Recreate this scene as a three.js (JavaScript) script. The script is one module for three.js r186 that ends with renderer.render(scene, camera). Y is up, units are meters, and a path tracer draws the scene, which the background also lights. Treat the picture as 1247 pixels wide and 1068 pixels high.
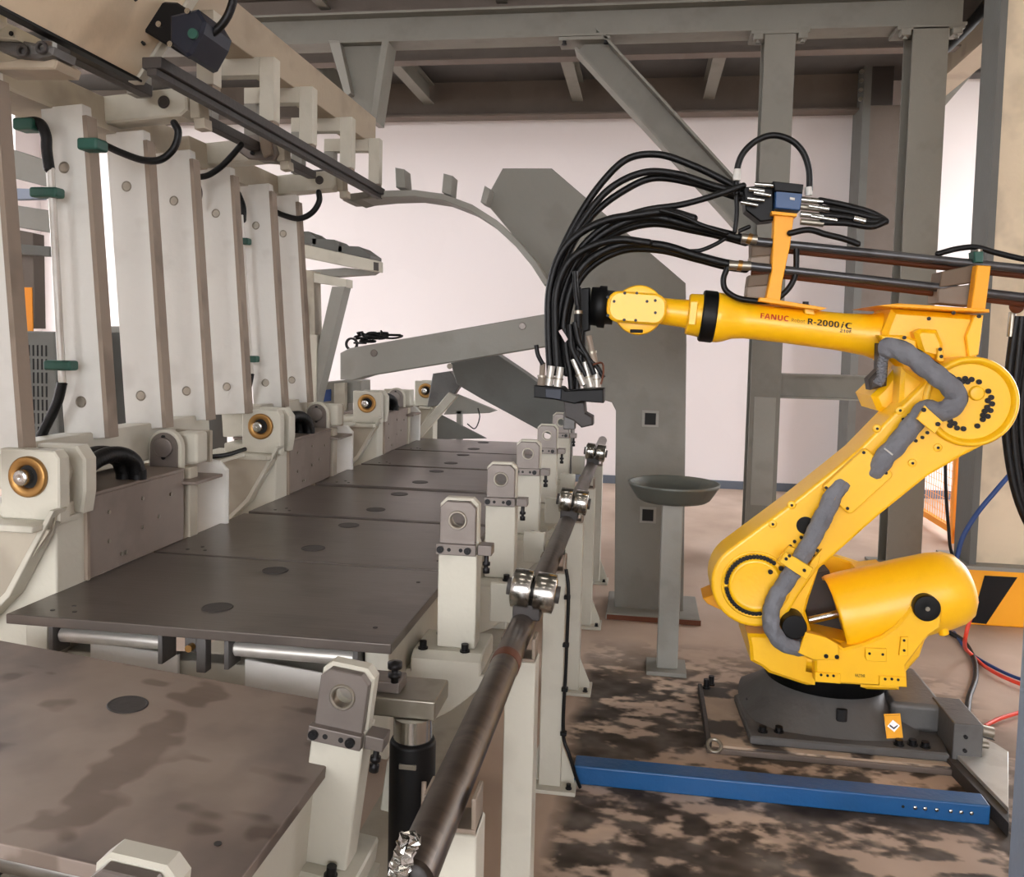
import * as THREE from 'three';
import { mergeGeometries } from 'three/addons/utils/BufferGeometryUtils.js';
import { RoundedBoxGeometry } from 'three/addons/geometries/RoundedBoxGeometry.js';
import { RectAreaLightUniformsLib } from 'three/addons/lights/RectAreaLightUniformsLib.js';

// ---------- camera, sky, exposure ----------
const scene = new THREE.Scene();
const camera = new THREE.PerspectiveCamera(53.913, 1247 / 1068, 0.05, 80);
camera.position.set(0, 1.5, 0);
camera.rotation.set(-0.06253, 0.15094, 0.0233, 'YXZ');
camera.setViewOffset(1247, 1068, 0, 54, 1247, 1068);   // the photograph is cropped: its lens axis lies above the middle
camera.updateProjectionMatrix();
const renderer = new THREE.WebGLRenderer({ antialias: true });
renderer.toneMapping = THREE.LinearToneMapping;
renderer.toneMappingExposure = 1.0;
renderer.shadowMap.enabled = true;
const SKY = new THREE.Color().setRGB(9.1, 9.15, 9.5);
scene.background = SKY;
RectAreaLightUniformsLib.init();
const LAMP_POWER = 1.0;

// ---------- small helpers ----------
const R = (d) => d * Math.PI / 180;
let seed = 7;
const rnd = () => { seed = (seed * 1664525 + 1013904223) >>> 0; return seed / 4294967296; };
const used = {};
const numbered = (n) => { used[n] = (used[n] ?? -1) + 1; return used[n] ? `${n}_${String(used[n]).padStart(3, '0')}` : n; };
function boxUV(g) {
  g = g.index ? g.toNonIndexed() : g;
  for (const k of Object.keys(g.attributes)) if (k !== 'position' && k !== 'normal') g.deleteAttribute(k);
  if (!g.attributes.normal) g.computeVertexNormals();
  const p = g.attributes.position, uv = new Float32Array(p.count * 2), a = new THREE.Vector3(), b = new THREE.Vector3(), c = new THREE.Vector3();
  for (let i = 0; i < p.count; i += 3) {
    a.fromBufferAttribute(p, i); b.fromBufferAttribute(p, i + 1).sub(a); c.fromBufferAttribute(p, i + 2).sub(a); b.cross(c);
    const x = Math.abs(b.x), y = Math.abs(b.y), z = Math.abs(b.z);
    for (let j = i; j < i + 3; j++) {
      const X = p.getX(j), Y = p.getY(j), Z = p.getZ(j);
      const [u, v] = y >= x && y >= z ? [X, Z] : x >= z ? [Z, Y] : [X, Y];
      uv[2 * j] = u; uv[2 * j + 1] = v;
    }
  }
  g.setAttribute('uv', new THREE.BufferAttribute(uv, 2));
  return g;
}
const join = (list) => { const l = list.flat(9).map((g) => g.userData.keepUV ? g : boxUV(g)); return l.length > 1 ? mergeGeometries(l) : l[0]; };
const bounds = { thing: null };
function thing(name, label, category, base = [0, 0, 0], group) {
  const o = new THREE.Group(); o.name = numbered(name); o.position.set(...base); scene.add(o);
  o.userData = { label, category }; if (group) o.userData.group = group;
  return o;
}
function mesh(name, geo, mat) { const m = new THREE.Mesh(join([geo]), mat); m.name = name; m.castShadow = m.receiveShadow = true; return m; }
// a part, its geometry given in world coordinates of the untilted thing
function part(t, name, geo, mat, label) {
  const g = join([geo]), m = new THREE.Mesh(g, mat), at = new THREE.Vector3();
  for (let o = t; o && o !== scene; o = o.parent) at.add(o.position);
  g.translate(-at.x, -at.y, -at.z);
  m.name = name; m.castShadow = m.receiveShadow = true; if (label) m.userData.label = label;
  t.add(m); return m;
}
function single(name, label, category, geo, mat, group) {
  const m = mesh(numbered(name), geo, mat); scene.add(m); m.userData = { label, category }; if (group) m.userData.group = group; return m;
}
function struct(name, geo, mat, parent = scene) { const m = mesh(parent === scene ? name : name, geo, mat); parent.add(m); if (parent === scene) m.userData.kind = 'structure'; return m; }
function copy(o, pos, label) { const c = o.clone(); c.name = numbered(o.name.replace(/_\d{3}$/, '')); c.position.set(...pos); c.userData = { ...o.userData }; if (label) c.userData.label = label; scene.add(c); return c; }
// geometry: boxes by their ranges, prisms, tubes, turned shapes
const box = (x0, x1, y0, y1, z0, z1) => { const g = new THREE.BoxGeometry(Math.abs(x1 - x0), Math.abs(y1 - y0), Math.abs(z1 - z0)); g.translate((x0 + x1) / 2, (y0 + y1) / 2, (z0 + z1) / 2); return g; };
const rbox = (x0, x1, y0, y1, z0, z1, r = 0.004, s = 1) => { const w = Math.abs(x1 - x0), h = Math.abs(y1 - y0), d = Math.abs(z1 - z0); const g = new RoundedBoxGeometry(w, h, d, s, Math.min(r, w * 0.45, h * 0.45, d * 0.45)); g.translate((x0 + x1) / 2, (y0 + y1) / 2, (z0 + z1) / 2); return g; };
function shapeOf(pts, holes = []) {
  const s = new THREE.Shape(pts.map(([x, y]) => new THREE.Vector2(x, y)));
  for (const [x, y, r] of holes) s.holes.push(new THREE.Path().absarc(x, y, r, 0, Math.PI * 2, true));
  return s;
}
function extrude(shape, depth, bevel = 0.003, seg = 1, cs = 24) {
  const b = Math.min(bevel, depth * 0.4);
  return new THREE.ExtrudeGeometry(shape, { depth: depth - 2 * b, bevelEnabled: b > 0, bevelThickness: b, bevelSize: b, bevelOffset: -b, bevelSegments: seg, curveSegments: cs }).translate(0, 0, b);
}
const prismZ = (pts, z0, z1, bevel, holes) => { const a = Math.min(z0, z1); return extrude(pts instanceof THREE.Shape ? pts : shapeOf(pts, holes), Math.abs(z1 - z0), bevel).translate(0, 0, a); };
const prismX = (zy, x0, x1, bevel, holes) => { const a = Math.min(x0, x1); return extrude(shapeOf(zy.map(([z, y]) => [-z, y]), (holes || []).map(([z, y, r]) => [-z, y, r])), Math.abs(x1 - x0), bevel).rotateY(Math.PI / 2).translate(a, 0, 0); };
const prismY = (xz, y0, y1, bevel, holes) => { const a = Math.min(y0, y1); return extrude(shapeOf(xz.map(([x, z]) => [x, -z]), (holes || []).map(([x, z, r]) => [x, -z, r])), Math.abs(y1 - y0), bevel).rotateX(-Math.PI / 2).translate(0, a, 0); };
const v3 = (a) => new THREE.Vector3(...a);
const tube = (pts, r, seg = 40, rs = 10) => new THREE.TubeGeometry(new THREE.CatmullRomCurve3(pts.map(v3), false, 'centripetal'), seg, r, rs);
function capped(pts, r, seg = 40, rs = 10) { const e = [pts[0], pts.at(-1)].map((p) => new THREE.SphereGeometry(r, rs, 6).translate(...p)); return [tube(pts, r, seg, rs), ...e]; }
const rotTo = (g, dir) => g.applyQuaternion(new THREE.Quaternion().setFromUnitVectors(new THREE.Vector3(0, 1, 0), v3(dir).normalize()));
// a rod between two points, ends closed
function rod(a, b, r, rs = 20, r2 = r) { const A = v3(a), B = v3(b), d = B.clone().sub(A); const g = rotTo(new THREE.CylinderGeometry(r2, r, d.length(), rs), d.toArray()); return g.translate(...A.add(B).multiplyScalar(0.5).toArray()); }
// a turned shape along the line a to b; profile of [distance along, radius]
function turned(a, b, prof, rs = 40) { const A = v3(a), d = v3(b).sub(A).normalize(); const g = new THREE.LatheGeometry(prof.map(([t, r]) => new THREE.Vector2(Math.max(r, 1e-4), t)), rs); return rotTo(g, d.toArray()).translate(...a); }
// a beam of I section along an axis
function hbeam(axis, a, b, u, v, w, h, tf = 0.014, tw = 0.01) {   // u, v: centre across; w flange width, h depth
  const s = [[-w / 2, -h / 2], [w / 2, -h / 2], [w / 2, -h / 2 + tf], [tw / 2, -h / 2 + tf], [tw / 2, h / 2 - tf], [w / 2, h / 2 - tf], [w / 2, h / 2], [-w / 2, h / 2], [-w / 2, h / 2 - tf], [-tw / 2, h / 2 - tf], [-tw / 2, -h / 2 + tf], [-w / 2, -h / 2 + tf]];
  if (axis === 'x') return prismX(s.map(([p, q]) => [p + u, q + v]), a, b, 0);           // u = z, v = y
  if (axis === 'z') return prismZ(s.map(([p, q]) => [p + u, q + v]), a, b, 0);           // u = x, v = y
  if (axis === 'yz') return prismY(s.map(([p, q]) => [p + u, q + v]), a, b, 0);          // flanges face z; u = x, v = z
  return prismY(s.map(([p, q]) => [q + u, p + v]), a, b, 0);                             // 'yx' flanges face x
}
const bolt = (x, y, z, r = 0.008, h = 0.008) => [new THREE.CylinderGeometry(r, r, h, 12).rotateX(Math.PI / 2).translate(x, y, z + h / 2), new THREE.CylinderGeometry(r * 0.5, r * 0.5, h * 0.3, 6).rotateX(Math.PI / 2).translate(x, y, z + h)];
const boltUp = (x, y, z, r = 0.009, h = 0.014) => [new THREE.CylinderGeometry(r * 1.35, r * 1.35, h * 0.2, 16).translate(x, y + h * 0.1, z), new THREE.CylinderGeometry(r, r, h, 12).translate(x, y + h / 2, z)];
const rrect = (x0, x1, y0, y1, r, holes = []) => { const s = new THREE.Shape(); s.moveTo(x0 + r, y0); s.lineTo(x1 - r, y0); s.absarc(x1 - r, y0 + r, r, -Math.PI / 2, 0); s.lineTo(x1, y1 - r); s.absarc(x1 - r, y1 - r, r, 0, Math.PI / 2); s.lineTo(x0 + r, y1); s.absarc(x0 + r, y1 - r, r, Math.PI / 2, Math.PI); s.lineTo(x0, y0 + r); s.absarc(x0 + r, y0 + r, r, Math.PI, Math.PI * 1.5); for (const [x, y, q] of holes) s.holes.push(new THREE.Path().absarc(x, y, q, 0, Math.PI * 2, true)); return s; };
const ring = (x, y, z, r1, r2, d, seg = 32) => { const s = new THREE.Shape().absarc(x, y, r2, 0, Math.PI * 2); s.holes.push(new THREE.Path().absarc(x, y, r1, 0, Math.PI * 2, true)); return extrude(s, d, 0.002, 1, seg).translate(0, 0, z); };
const discZ = (x, y, z, r, d, rs = 32) => new THREE.CylinderGeometry(r, r, d, rs).rotateX(Math.PI / 2).translate(x, y, z + d / 2);

// ---------- materials ----------
const hash = (x, y, s) => { let h = (x * 374761393 + y * 668265263 + s * 974711) | 0; h = Math.imul(h ^ (h >>> 13), 1274126177); return ((h ^ (h >>> 16)) >>> 0) / 4294967296; };
function vnoise(x, y, px, py, s) { const i = Math.floor(x), j = Math.floor(y); let f = x - i, g = y - j; f = f * f * (3 - 2 * f); g = g * g * (3 - 2 * g); const w = (a, p) => ((a % p) + p) % p; const a = w(i, px), b = w(i + 1, px), c = w(j, py), d = w(j + 1, py); return (hash(a, c, s) * (1 - f) + hash(b, c, s) * f) * (1 - g) + (hash(a, d, s) * (1 - f) + hash(b, d, s) * f) * g; }
function fbm(u, v, p, s, oct = 4, q = p) { let t = 0, a = 0.5, n = 0; for (let o = 0; o < oct; o++) { t += a * vnoise(u * p, v * q, p, q, s + o * 17); n += a; a *= 0.5; p *= 2; q *= 2; } return t / n; }
const toByte = (v) => Math.max(0, Math.min(255, Math.round(v)));
function dataTex(w, h, fill, srgb = true, rx = 1, ry = rx) {
  const d = new Uint8Array(w * h * 4);
  for (let j = 0; j < h; j++) for (let i = 0; i < w; i++) { const c = fill(i / w, j / h), k = 4 * (j * w + i); d[k] = toByte(c[0]); d[k + 1] = toByte(c[1]); d[k + 2] = toByte(c[2]); d[k + 3] = 255; }
  const t = new THREE.DataTexture(d, w, h); t.wrapS = t.wrapT = THREE.RepeatWrapping; t.magFilter = THREE.LinearFilter; t.minFilter = THREE.LinearMipmapLinearFilter; t.generateMipmaps = true; if (srgb) t.colorSpace = THREE.SRGBColorSpace; t.repeat.set(rx, ry); t.needsUpdate = true; return t;
}
// mottled paint or metal: base colour in sRGB bytes, amount of tone drift, grime colour share
const mottled = (c, amp, s, grime = 0, gc = [70, 62, 52], rep = 1, px = 256, p = 3, q = p) => dataTex(px, px, (u, v) => { const n = (fbm(u, v, p, s, 5, q) - 0.5) * 2 * amp, k = grime * Math.max(0, Math.min(1, (fbm(u, v, p * 2, s + 91, 4, q * 2) - 0.56) * 6)); return c.map((x, i) => (x + n) * (1 - k) + gc[i] * k); }, true, rep);
const grain = dataTex(256, 256, (u, v) => { const n = fbm(u, v, 24, 5, 3) * 255; return [n, n, n]; }, false, 3);
const fineGrain = dataTex(256, 256, (u, v) => { const n = fbm(u, v, 60, 11, 2) * 255; return [n, n, n]; }, false, 4);
const brushed = dataTex(256, 256, (u, v) => { const n = fbm(u, v, 4, 31, 3, 64) * 255; return [n, n, n]; }, false, 2);
const std = (o) => new THREE.MeshStandardMaterial(o), phys = (o) => new THREE.MeshPhysicalMaterial(o);
const paint = (c, amp, s, grime, rough = 0.5, extra = {}) => phys({ map: mottled(c, amp, s, grime), roughness: rough, bumpMap: grain, bumpScale: 0.0006, specularIntensity: 0.6, ...extra });
const M = {
  cream: paint([188, 184, 170], 6, 3, 0.10, 0.5),
  creamWarm: paint([172, 164, 148], 7, 9, 0.16, 0.5),
  beige: paint([166, 152, 132], 5, 14, 0.12, 0.55),
  rawEdge: paint([140, 126, 112], 8, 19, 0.25, 0.55),
  greySteel: paint([138, 136, 129], 6, 23, 0.10, 0.55),
  greyGreen: paint([120, 118, 110], 5, 29, 0.12, 0.55),
  greyDark: paint([98, 98, 94], 5, 33, 0.12, 0.55),
  brownSteel: paint([104, 94, 86], 6, 37, 0.1, 0.6),
  darkSteel: paint([62, 58, 56], 6, 41, 0.1, 0.5),
  tan: paint([216, 199, 172], 8, 43, 0.12, 0.75),
  bluegrey: paint([140, 150, 166], 4, 47, 0.04, 0.5),
  yellow: phys({ map: mottled([252, 192, 10], 4, 51, 0.04, [160, 116, 30]), roughness: 0.42, clearcoat: 0.35, clearcoatRoughness: 0.25, bumpMap: grain, bumpScale: 0.0004 }),
  amber: phys({ map: mottled([244, 166, 12], 4, 53, 0.03, [150, 100, 30]), roughness: 0.5 }),
  blue: phys({ map: mottled([22, 78, 128], 8, 57, 0.12, [60, 70, 80]), roughness: 0.38, bumpMap: grain, bumpScale: 0.001 }),
  navy: std({ color: 0x0f1626, roughness: 0.45, metalness: 0.2 }),
  black: phys({ color: 0x09090a, roughness: 0.5, specularIntensity: 0.5 }),
  rubber: phys({ color: 0x060607, specularIntensity: 0.6, roughness: 0.45, bumpMap: fineGrain, bumpScale: 0.0008 }),
  blackBolt: std({ color: 0x1c1b1c, roughness: 0.42, metalness: 0.6 }),
  sleeve: std({ map: mottled([116, 117, 122], 14, 61, 0.1, [70, 70, 74], 4, 256, 4, 2), roughness: 0.75, bumpMap: grain, bumpScale: 0.004 }),
  brass: std({ color: 0xa07a48, roughness: 0.42, metalness: 0.9, bumpMap: brushed, bumpScale: 0.0004 }),
  chrome: std({ color: 0xbcbbb6, roughness: 0.2, metalness: 1 }),
  steel: std({ map: mottled([150, 144, 132], 12, 67, 0.2, [90, 80, 66], 2), roughness: 0.36, metalness: 0.85 }),
  castGrey: std({ map: mottled([92, 90, 88], 8, 71, 0.2, [58, 54, 50], 2), roughness: 0.5, metalness: 0.3, bumpMap: grain, bumpScale: 0.001 }),
  roller: std({ map: mottled([190, 187, 180], 10, 73, 0.15, [110, 100, 90], 2), roughness: 0.4, metalness: 0.6 }),
  lug: std({ map: mottled([116, 108, 102], 10, 79, 0.15, [90, 82, 76], 3), roughness: 0.4, metalness: 0.5, bumpMap: brushed, bumpScale: 0.0003 }),
  boxSteel: std({ map: mottled([128, 116, 107], 9, 83, 0.2, [98, 86, 78], 2), roughness: 0.5, metalness: 0.25 }),
  rust: std({ color: 0x5e3018, roughness: 0.6, metalness: 0.3 }),
  pipe: std({ map: mottled([84, 74, 66], 16, 87, 0.35, [48, 42, 40], 3, 256, 3, 8), roughness: 0.36, metalness: 0.6 }),
  green: std({ color: 0x164a3e, roughness: 0.5 }),
  orange: std({ color: 0xe08a1e, roughness: 0.5 }),
  rib: paint([214, 213, 207], 5, 105, 0.1, 0.5),
  greyPipe: std({ map: mottled([86, 86, 88], 10, 111, 0.3, [52, 48, 46], 3, 256, 3, 8), roughness: 0.32, metalness: 0.7 }),
  block: paint([106, 90, 74], 8, 115, 0.2, 0.6),
  white: paint([206, 204, 198], 3, 91, 0.04, 0.5),
  wall: phys({ map: mottled([226, 218, 216], 2, 97, 0, undefined, 0.25), roughness: 0.8, specularIntensity: 0.3 }),
  deck: std({ map: mottled([74, 72, 70], 5, 101, 0.2, [52, 48, 46]), roughness: 0.7 }),
  red: std({ color: 0xd8402a, roughness: 0.5 }),
  darkBlue: std({ color: 0x1c3f7a, roughness: 0.5 }),
  hole: std({ color: 0x0c0b0b, roughness: 0.8 }),
};

// ---------- the hall ----------
const XL = -7, XR = 4.6, ZB = -9.2, ZF = 7, YC = 7.4;
{
  // concrete floor: one map over x -3..5 and z 0..-10, its margins carry on beyond
  const floorMap = dataTex(1280, 1600, (u, v) => {
    const x = -3 + 8 * u, z = -10 * v, n = (fbm(u, v, 20, 1, 5) - 0.5) * 46, m = (fbm(u, v, 5, 8, 3) - 0.5) * 34;
    let c = [182 + n + m, 160 + n + m, 143 + n + m];
    const inX = Math.min(1, Math.max(0, (x + 0.26 + 0.1 * (fbm(u, v, 40, 3, 3) - 0.5)) * 14)) * Math.min(1, Math.max(0, (1.5 - x) * 3));
    const inZ = Math.min(1, Math.max(0, (z + 4.35) * 1.6));
    const w = inX * inZ, a = fbm(u, v, 56, 55, 6, 110), b = fbm(u, v, 150, 77, 4, 300);
    const wet = w * Math.min(1, Math.max(0, (a * 0.66 + b * 0.34 - 0.43) * 11));
    const g = fbm(u, v, 90, 19, 3, 160);
    c = c.map((q, i) => q * (1 - wet * 0.9) + wet * 0.9 * ([66, 59, 53][i] + (g - 0.5) * 100));
    const pale = w * Math.min(1, Math.max(0, (fbm(u, v, 34, 131, 4, 70) - 0.58) * 14)) * (1 - wet);
    c = c.map((q, i) => q * (1 - pale * 0.5) + pale * 0.5 * [214, 190, 166][i]);
    return c;
  });
  floorMap.wrapS = floorMap.wrapT = THREE.ClampToEdgeWrapping;
  const roughMap = dataTex(512, 512, (u, v) => { const n = 120 + 130 * fbm(u, v, 12, 15, 4); return [n, n, n]; }, false, 2);
  const fm = phys({ map: floorMap, roughness: 0.9, roughnessMap: roughMap, specularIntensity: 0.5 });
  const fg = boxUV(box(XL - 0.2, XR + 0.2, -0.2, 0, ZB - 0.3, ZF + 0.2)), p = fg.attributes.position, uv = fg.attributes.uv;
  for (let i = 0; i < p.count; i++) uv.setXY(i, (p.getX(i) + 3) / 8, -p.getZ(i) / 10);
  fg.userData.keepUV = true;
  struct('floor', fg, fm);
  struct('ceiling', box(XL - 0.2, XR + 0.2, YC, YC + 0.2, ZB - 0.3, ZF + 0.2), M.greyDark);
  struct('wall_back', box(XL - 0.2, XR + 0.2, 0, YC, ZB - 0.3, ZB), M.wall);
  struct('baseboard_back', [box(XL, XR, 0, 0.085, ZB, ZB + 0.02)], std({ color: 0x59606a, roughness: 0.6 }));
  const wallWith = (name, plane, holes, a, b) => {      // a wall along z with window or gate openings
    const s = shapeOf([[-a, 0], [-b, 0], [-b, YC], [-a, YC]]);
    for (const [z0, z1, y0, y1] of holes) { const h = new THREE.Path(); h.moveTo(-z0, y0); h.lineTo(-z0, y1); h.lineTo(-z1, y1); h.lineTo(-z1, y0); s.holes.push(h); }
    struct(name, new THREE.ExtrudeGeometry(s, { depth: 0.2, bevelEnabled: false }).rotateY(Math.PI / 2).translate(plane, 0, 0), M.wall);
  };
  wallWith('wall_right', XR, [[-5.4, -8.9, 0.02, 5.2]], ZF, ZB);
  wallWith('wall_left', XL - 0.2, [[-3.6, -8.8, 0.9, 5.4]], ZF, ZB);
  const s = shapeOf([[XL - 0.2, 0], [XR + 0.2, 0], [XR + 0.2, YC], [XL - 0.2, YC]]);
  const h = new THREE.Path(); h.moveTo(-5.5, 0.01); h.lineTo(-5.5, 4.6); h.lineTo(3.8, 4.6); h.lineTo(3.8, 0.01); s.holes.push(h);
  struct('wall_front', new THREE.ExtrudeGeometry(s, { depth: 0.2, bevelEnabled: false }).translate(0, 0, ZF), M.wall);
  for (const [i, x, zs, y0, y1] of [[1, XL - 0.1, [-8.8, -7.07, -5.33, -3.6], 0.9, 5.4]]) {
    const w = new THREE.Group(); w.name = `window_${i}`; w.userData.kind = 'structure'; scene.add(w);
    part(w, 'window_frame', [box(x - 0.04, x + 0.04, y0, y0 + 0.06, zs[0], zs.at(-1)), box(x - 0.04, x + 0.04, y1 - 0.06, y1, zs[0], zs.at(-1)), ...zs.map((z) => box(x - 0.04, x + 0.04, y0, y1, z - 0.03, z + 0.03))], M.greySteel);
  }
  // ground outside the gates
  struct('ground', box(-40, 40, -0.3, -0.21, -40, 40), std({ color: 0x8a857c, roughness: 0.9 }));
}
// high-bay lamps under the roof
[[-4, 3.5], [-4, 0], [-4, -3.6], [-0.4, 3.5], [-0.4, 0], [-0.4, -3.6], [2.8, 3.5], [2.8, 0], [2.8, -3.6]].forEach(([x, z], i) => {
  const t = thing('ceiling_lamp', 'long white lamp hanging under the roof of the hall', 'lamp', [x, YC, z], 'high-bay lamps under the roof');
  part(t, 'housing', [rbox(x - 0.75, x + 0.75, 6.5, 6.62, z - 0.16, z + 0.16, 0.02), rod([x - 0.5, 6.6, z], [x - 0.5, YC, z], 0.008), rod([x + 0.5, 6.6, z], [x + 0.5, YC, z], 0.008)], M.white);
  part(t, 'diffuser', box(x - 0.7, x + 0.7, 6.492, 6.5, z - 0.13, z + 0.13), std({ color: 0xffffff, emissive: 0xfff6ea, emissiveIntensity: 2 }));
  const l = new THREE.RectAreaLight(0xfff4e6, LAMP_POWER * 8, 1.4, 0.26); l.position.set(0, 6.485 - YC, 0); l.rotation.x = -Math.PI / 2; l.castShadow = true; t.add(l);
});

// ---------- the mezzanine behind the line ----------
{
  struct('floor_mezzanine', box(XL, XR, 4.16, 4.24, ZB, -6.05), M.deck);
  single('steel_girder', 'grey steel girder spanning above the robot, nearest of the platform beams', 'girder', hbeam('x', -4.6, 2.0, -6.2, 3.72, 0.2, 0.215, 0.016), M.greyGreen);
  single('steel_joist', 'thin steel joist with a light flange just behind the girder over the robot', 'joist', hbeam('x', XL, 2.35, -7.35, 3.985, 0.14, 0.26, 0.014), M.brownSteel);
  single('steel_joist', 'brown joist showing above the girder at the top edge of the picture', 'joist', hbeam('x', XL, 2.35, -6.62, 4.06, 0.12, 0.16, 0.014), M.brownSteel);
  single('steel_beam', 'deep brown steel beam along the top of the white back wall', 'beam', hbeam('x', XL, 1.98, -8.95, 4.0, 0.2, 0.42, 0.02), M.brownSteel);
  for (const [x, l] of [[-3.1, 'first'], [-2.3, 'second'], [-0.75, 'third'], [0.55, 'fourth']])
    single('steel_purlin', `short grey purlin under the platform deck, ${l} from the left`, 'purlin', hbeam('z', -8.9, -7.35, x, 4.03, 0.11, 0.2, 0.012), M.greyGreen);
  for (const [x, l] of [[-2.55, 'left'], [-1.15, 'right']])
    single('steel_purlin', `short light purlin above the girder at the top of the picture, ${l} one of two`, 'purlin', hbeam('z', -6.62, -6.1, x, 4.1, 0.08, 0.11, 0.012), M.greyGreen);
  // posts under the girder
  const col = (name, label, x, w, d) => {
    const t = thing(name, label, 'column', [x, 0, -6.2]);
    part(t, 'shaft', hbeam('yz', 0.02, 3.598, x, -6.2, w, d, 0.02, 0.016), M.greyGreen);
    part(t, 'cap_plate', rbox(x - w * 0.95, x + w * 0.95, 3.585, 3.612, -6.31, -6.09, 0.004), M.greyGreen);
    part(t, 'base_plate', rbox(x - 0.18, x + 0.18, 0, 0.022, -6.38, -6.02, 0.004), M.greyGreen);
    for (const s of [-1, 1]) part(t, 'clamp', [rbox(x + s * w * 0.72 - 0.03, x + s * w * 0.72 + 0.03, 3.545, 3.586, -6.14, -6.07, 0.004), ...boltUp(x + s * w * 0.72, 3.525, -6.1, 0.012, 0.03)], M.greyGreen);
    part(t, 'stiffener', rbox(x - w * 0.36, x + w * 0.36, 0.4, 1.15, -6.115, -6.095, 0.003), M.greySteel);
    return t;
  };
  col('steel_column', 'grey steel column under the girder behind the yellow robot forearm', 0.83, 0.2, 0.2);
  col('steel_column', 'grey steel column standing right behind the robot elbow and pipes', 1.778, 0.22, 0.22);
  const a = [-0.47, 3.6], b = [0.88, 2.16], dl = Math.hypot(b[0] - a[0], b[1] - a[1]), an = Math.atan2(b[1] - a[1], b[0] - a[0]);
  const t = thing('diagonal_brace', 'grey diagonal steel brace sloping from the girder down to the column', 'brace', [a[0], a[1], -6.2]);
  const g = hbeam('x', 0, dl, 0, 0, 0.2, 0.21, 0.016).rotateZ(an).translate(a[0], a[1], -6.2);
  part(t, 'beam', g, M.greyGreen);
  part(t, 'foot_plate', rbox(-0.66, -0.3, 3.585, 3.61, -6.3, -6.1, 0.004), M.greyGreen);
  for (const x of [-0.62, -0.33]) part(t, 'bolt', boltUp(x, 3.56, -6.12, 0.014, 0.03), M.blackBolt);
  const s = thing('cross_member', 'light grey horizontal steel member joining the two columns behind the robot', 'beam', [1.3, 1.2, -6.2]);
  part(s, 'beam', hbeam('x', 0.92, 1.68, -6.2, [[1.214,1.229]][0][1], 0.14, 0.17, 0.012), M.greySteel);
  // hanger under the girder at the left
  const hgr = thing('hanger_bracket', 'grey tapered hanger bracket under the girder above the clamp hooks', 'bracket', [-2.1, 3.6, -6.2]);
  part(hgr, 'web', prismZ([[-2.318,3.631],[-1.881,3.619],[-1.972,3.063],[-2.072,3.065],[-2.238,3.293]], -6.22, -6.18, 0.002), M.greyGreen);
  part(hgr, 'flange', prismZ([[-2.33,3.632],[-2.248,3.629],[-2.156,3.256],[-2.2,3.233]], -6.3, -6.1, 0.002), M.greySteel);
  part(hgr, 'flange', prismZ([[-1.93,3.621],[-1.881,3.619],[-1.966,3.051],[-2.009,3.052]], -6.3, -6.1, 0.002), M.greyGreen);
  // columns at the right
  const dc = thing('wall_column', 'dark brown steel column against the white back wall', 'column', [2.15, 0, -8.9]);
  part(dc, 'shaft', box(2.03, 2.36, 0, 3.8, -9.05, -8.75), M.brownSteel);
  part(dc, 'flange', box(1.965, 2.035, 0, 4.25, -9.1, -8.7), M.greyDark);
  part(dc, 'splice_plate', box(2.0, 2.24, 3.8, 4.25, -8.8, -8.74), M.darkSteel);
  for (let i = 0; i < 5; i++) part(dc, 'bolt', bolt(1.94, 3.85 + i * 0.085, -8.72, 0.02, 0.03), M.steel);
  single('side_beam', 'beige steel beam running from the wall column towards the right edge', 'beam', hbeam('z', -8.9, -3.2, 2.5, 4.0, 0.2, 0.44, 0.02), M.beige);
  single('steel_beam', 'dark beam above the bright wall patch right of the columns', 'beam', hbeam('x', 2.62, XR, -9.0, 4.13 + 0.2, 0.2, 0.4, 0.02), M.darkSteel);
  const k = thing('side_brace', 'light sloping brace under the roof right of the columns', 'brace', [2.618,3.836,-8.6]);
  part(k, 'bar', prismZ([[2.551,3.756],[2.863,4.178],[2.924,4.074],[2.659,3.739]], -9.2, -8.6, 0.003), M.greySteel);
  const rc = thing('hall_column', 'broad tan column on a yellow and black striped plinth by the right edge', 'column', [2.05, 0, -5.1]);
  part(rc, 'shaft', box(1.835, 2.39, 0.33, YC - 0.02, -5.2, -5.06), M.tan);
  part(rc, 'flange', box(1.8, 1.836, 0.33, YC - 0.02, -5.24, -5.0), M.greyDark);
  const pl = part(rc, 'plinth', rbox(1.75, 2.39, 0, 0.31, -5.3, -4.98, 0.008), M.amber);
  part(pl, 'black_stripe', prismZ([[1.821,.013],[1.897,.01],[2.041,.279],[1.875,.278]], -4.982, -4.976, 0), M.black);
  part(rc, 'cap_plate', box(1.73, 2.39, 0.31, 0.33, -5.32, -4.96), M.greySteel);
}
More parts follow.
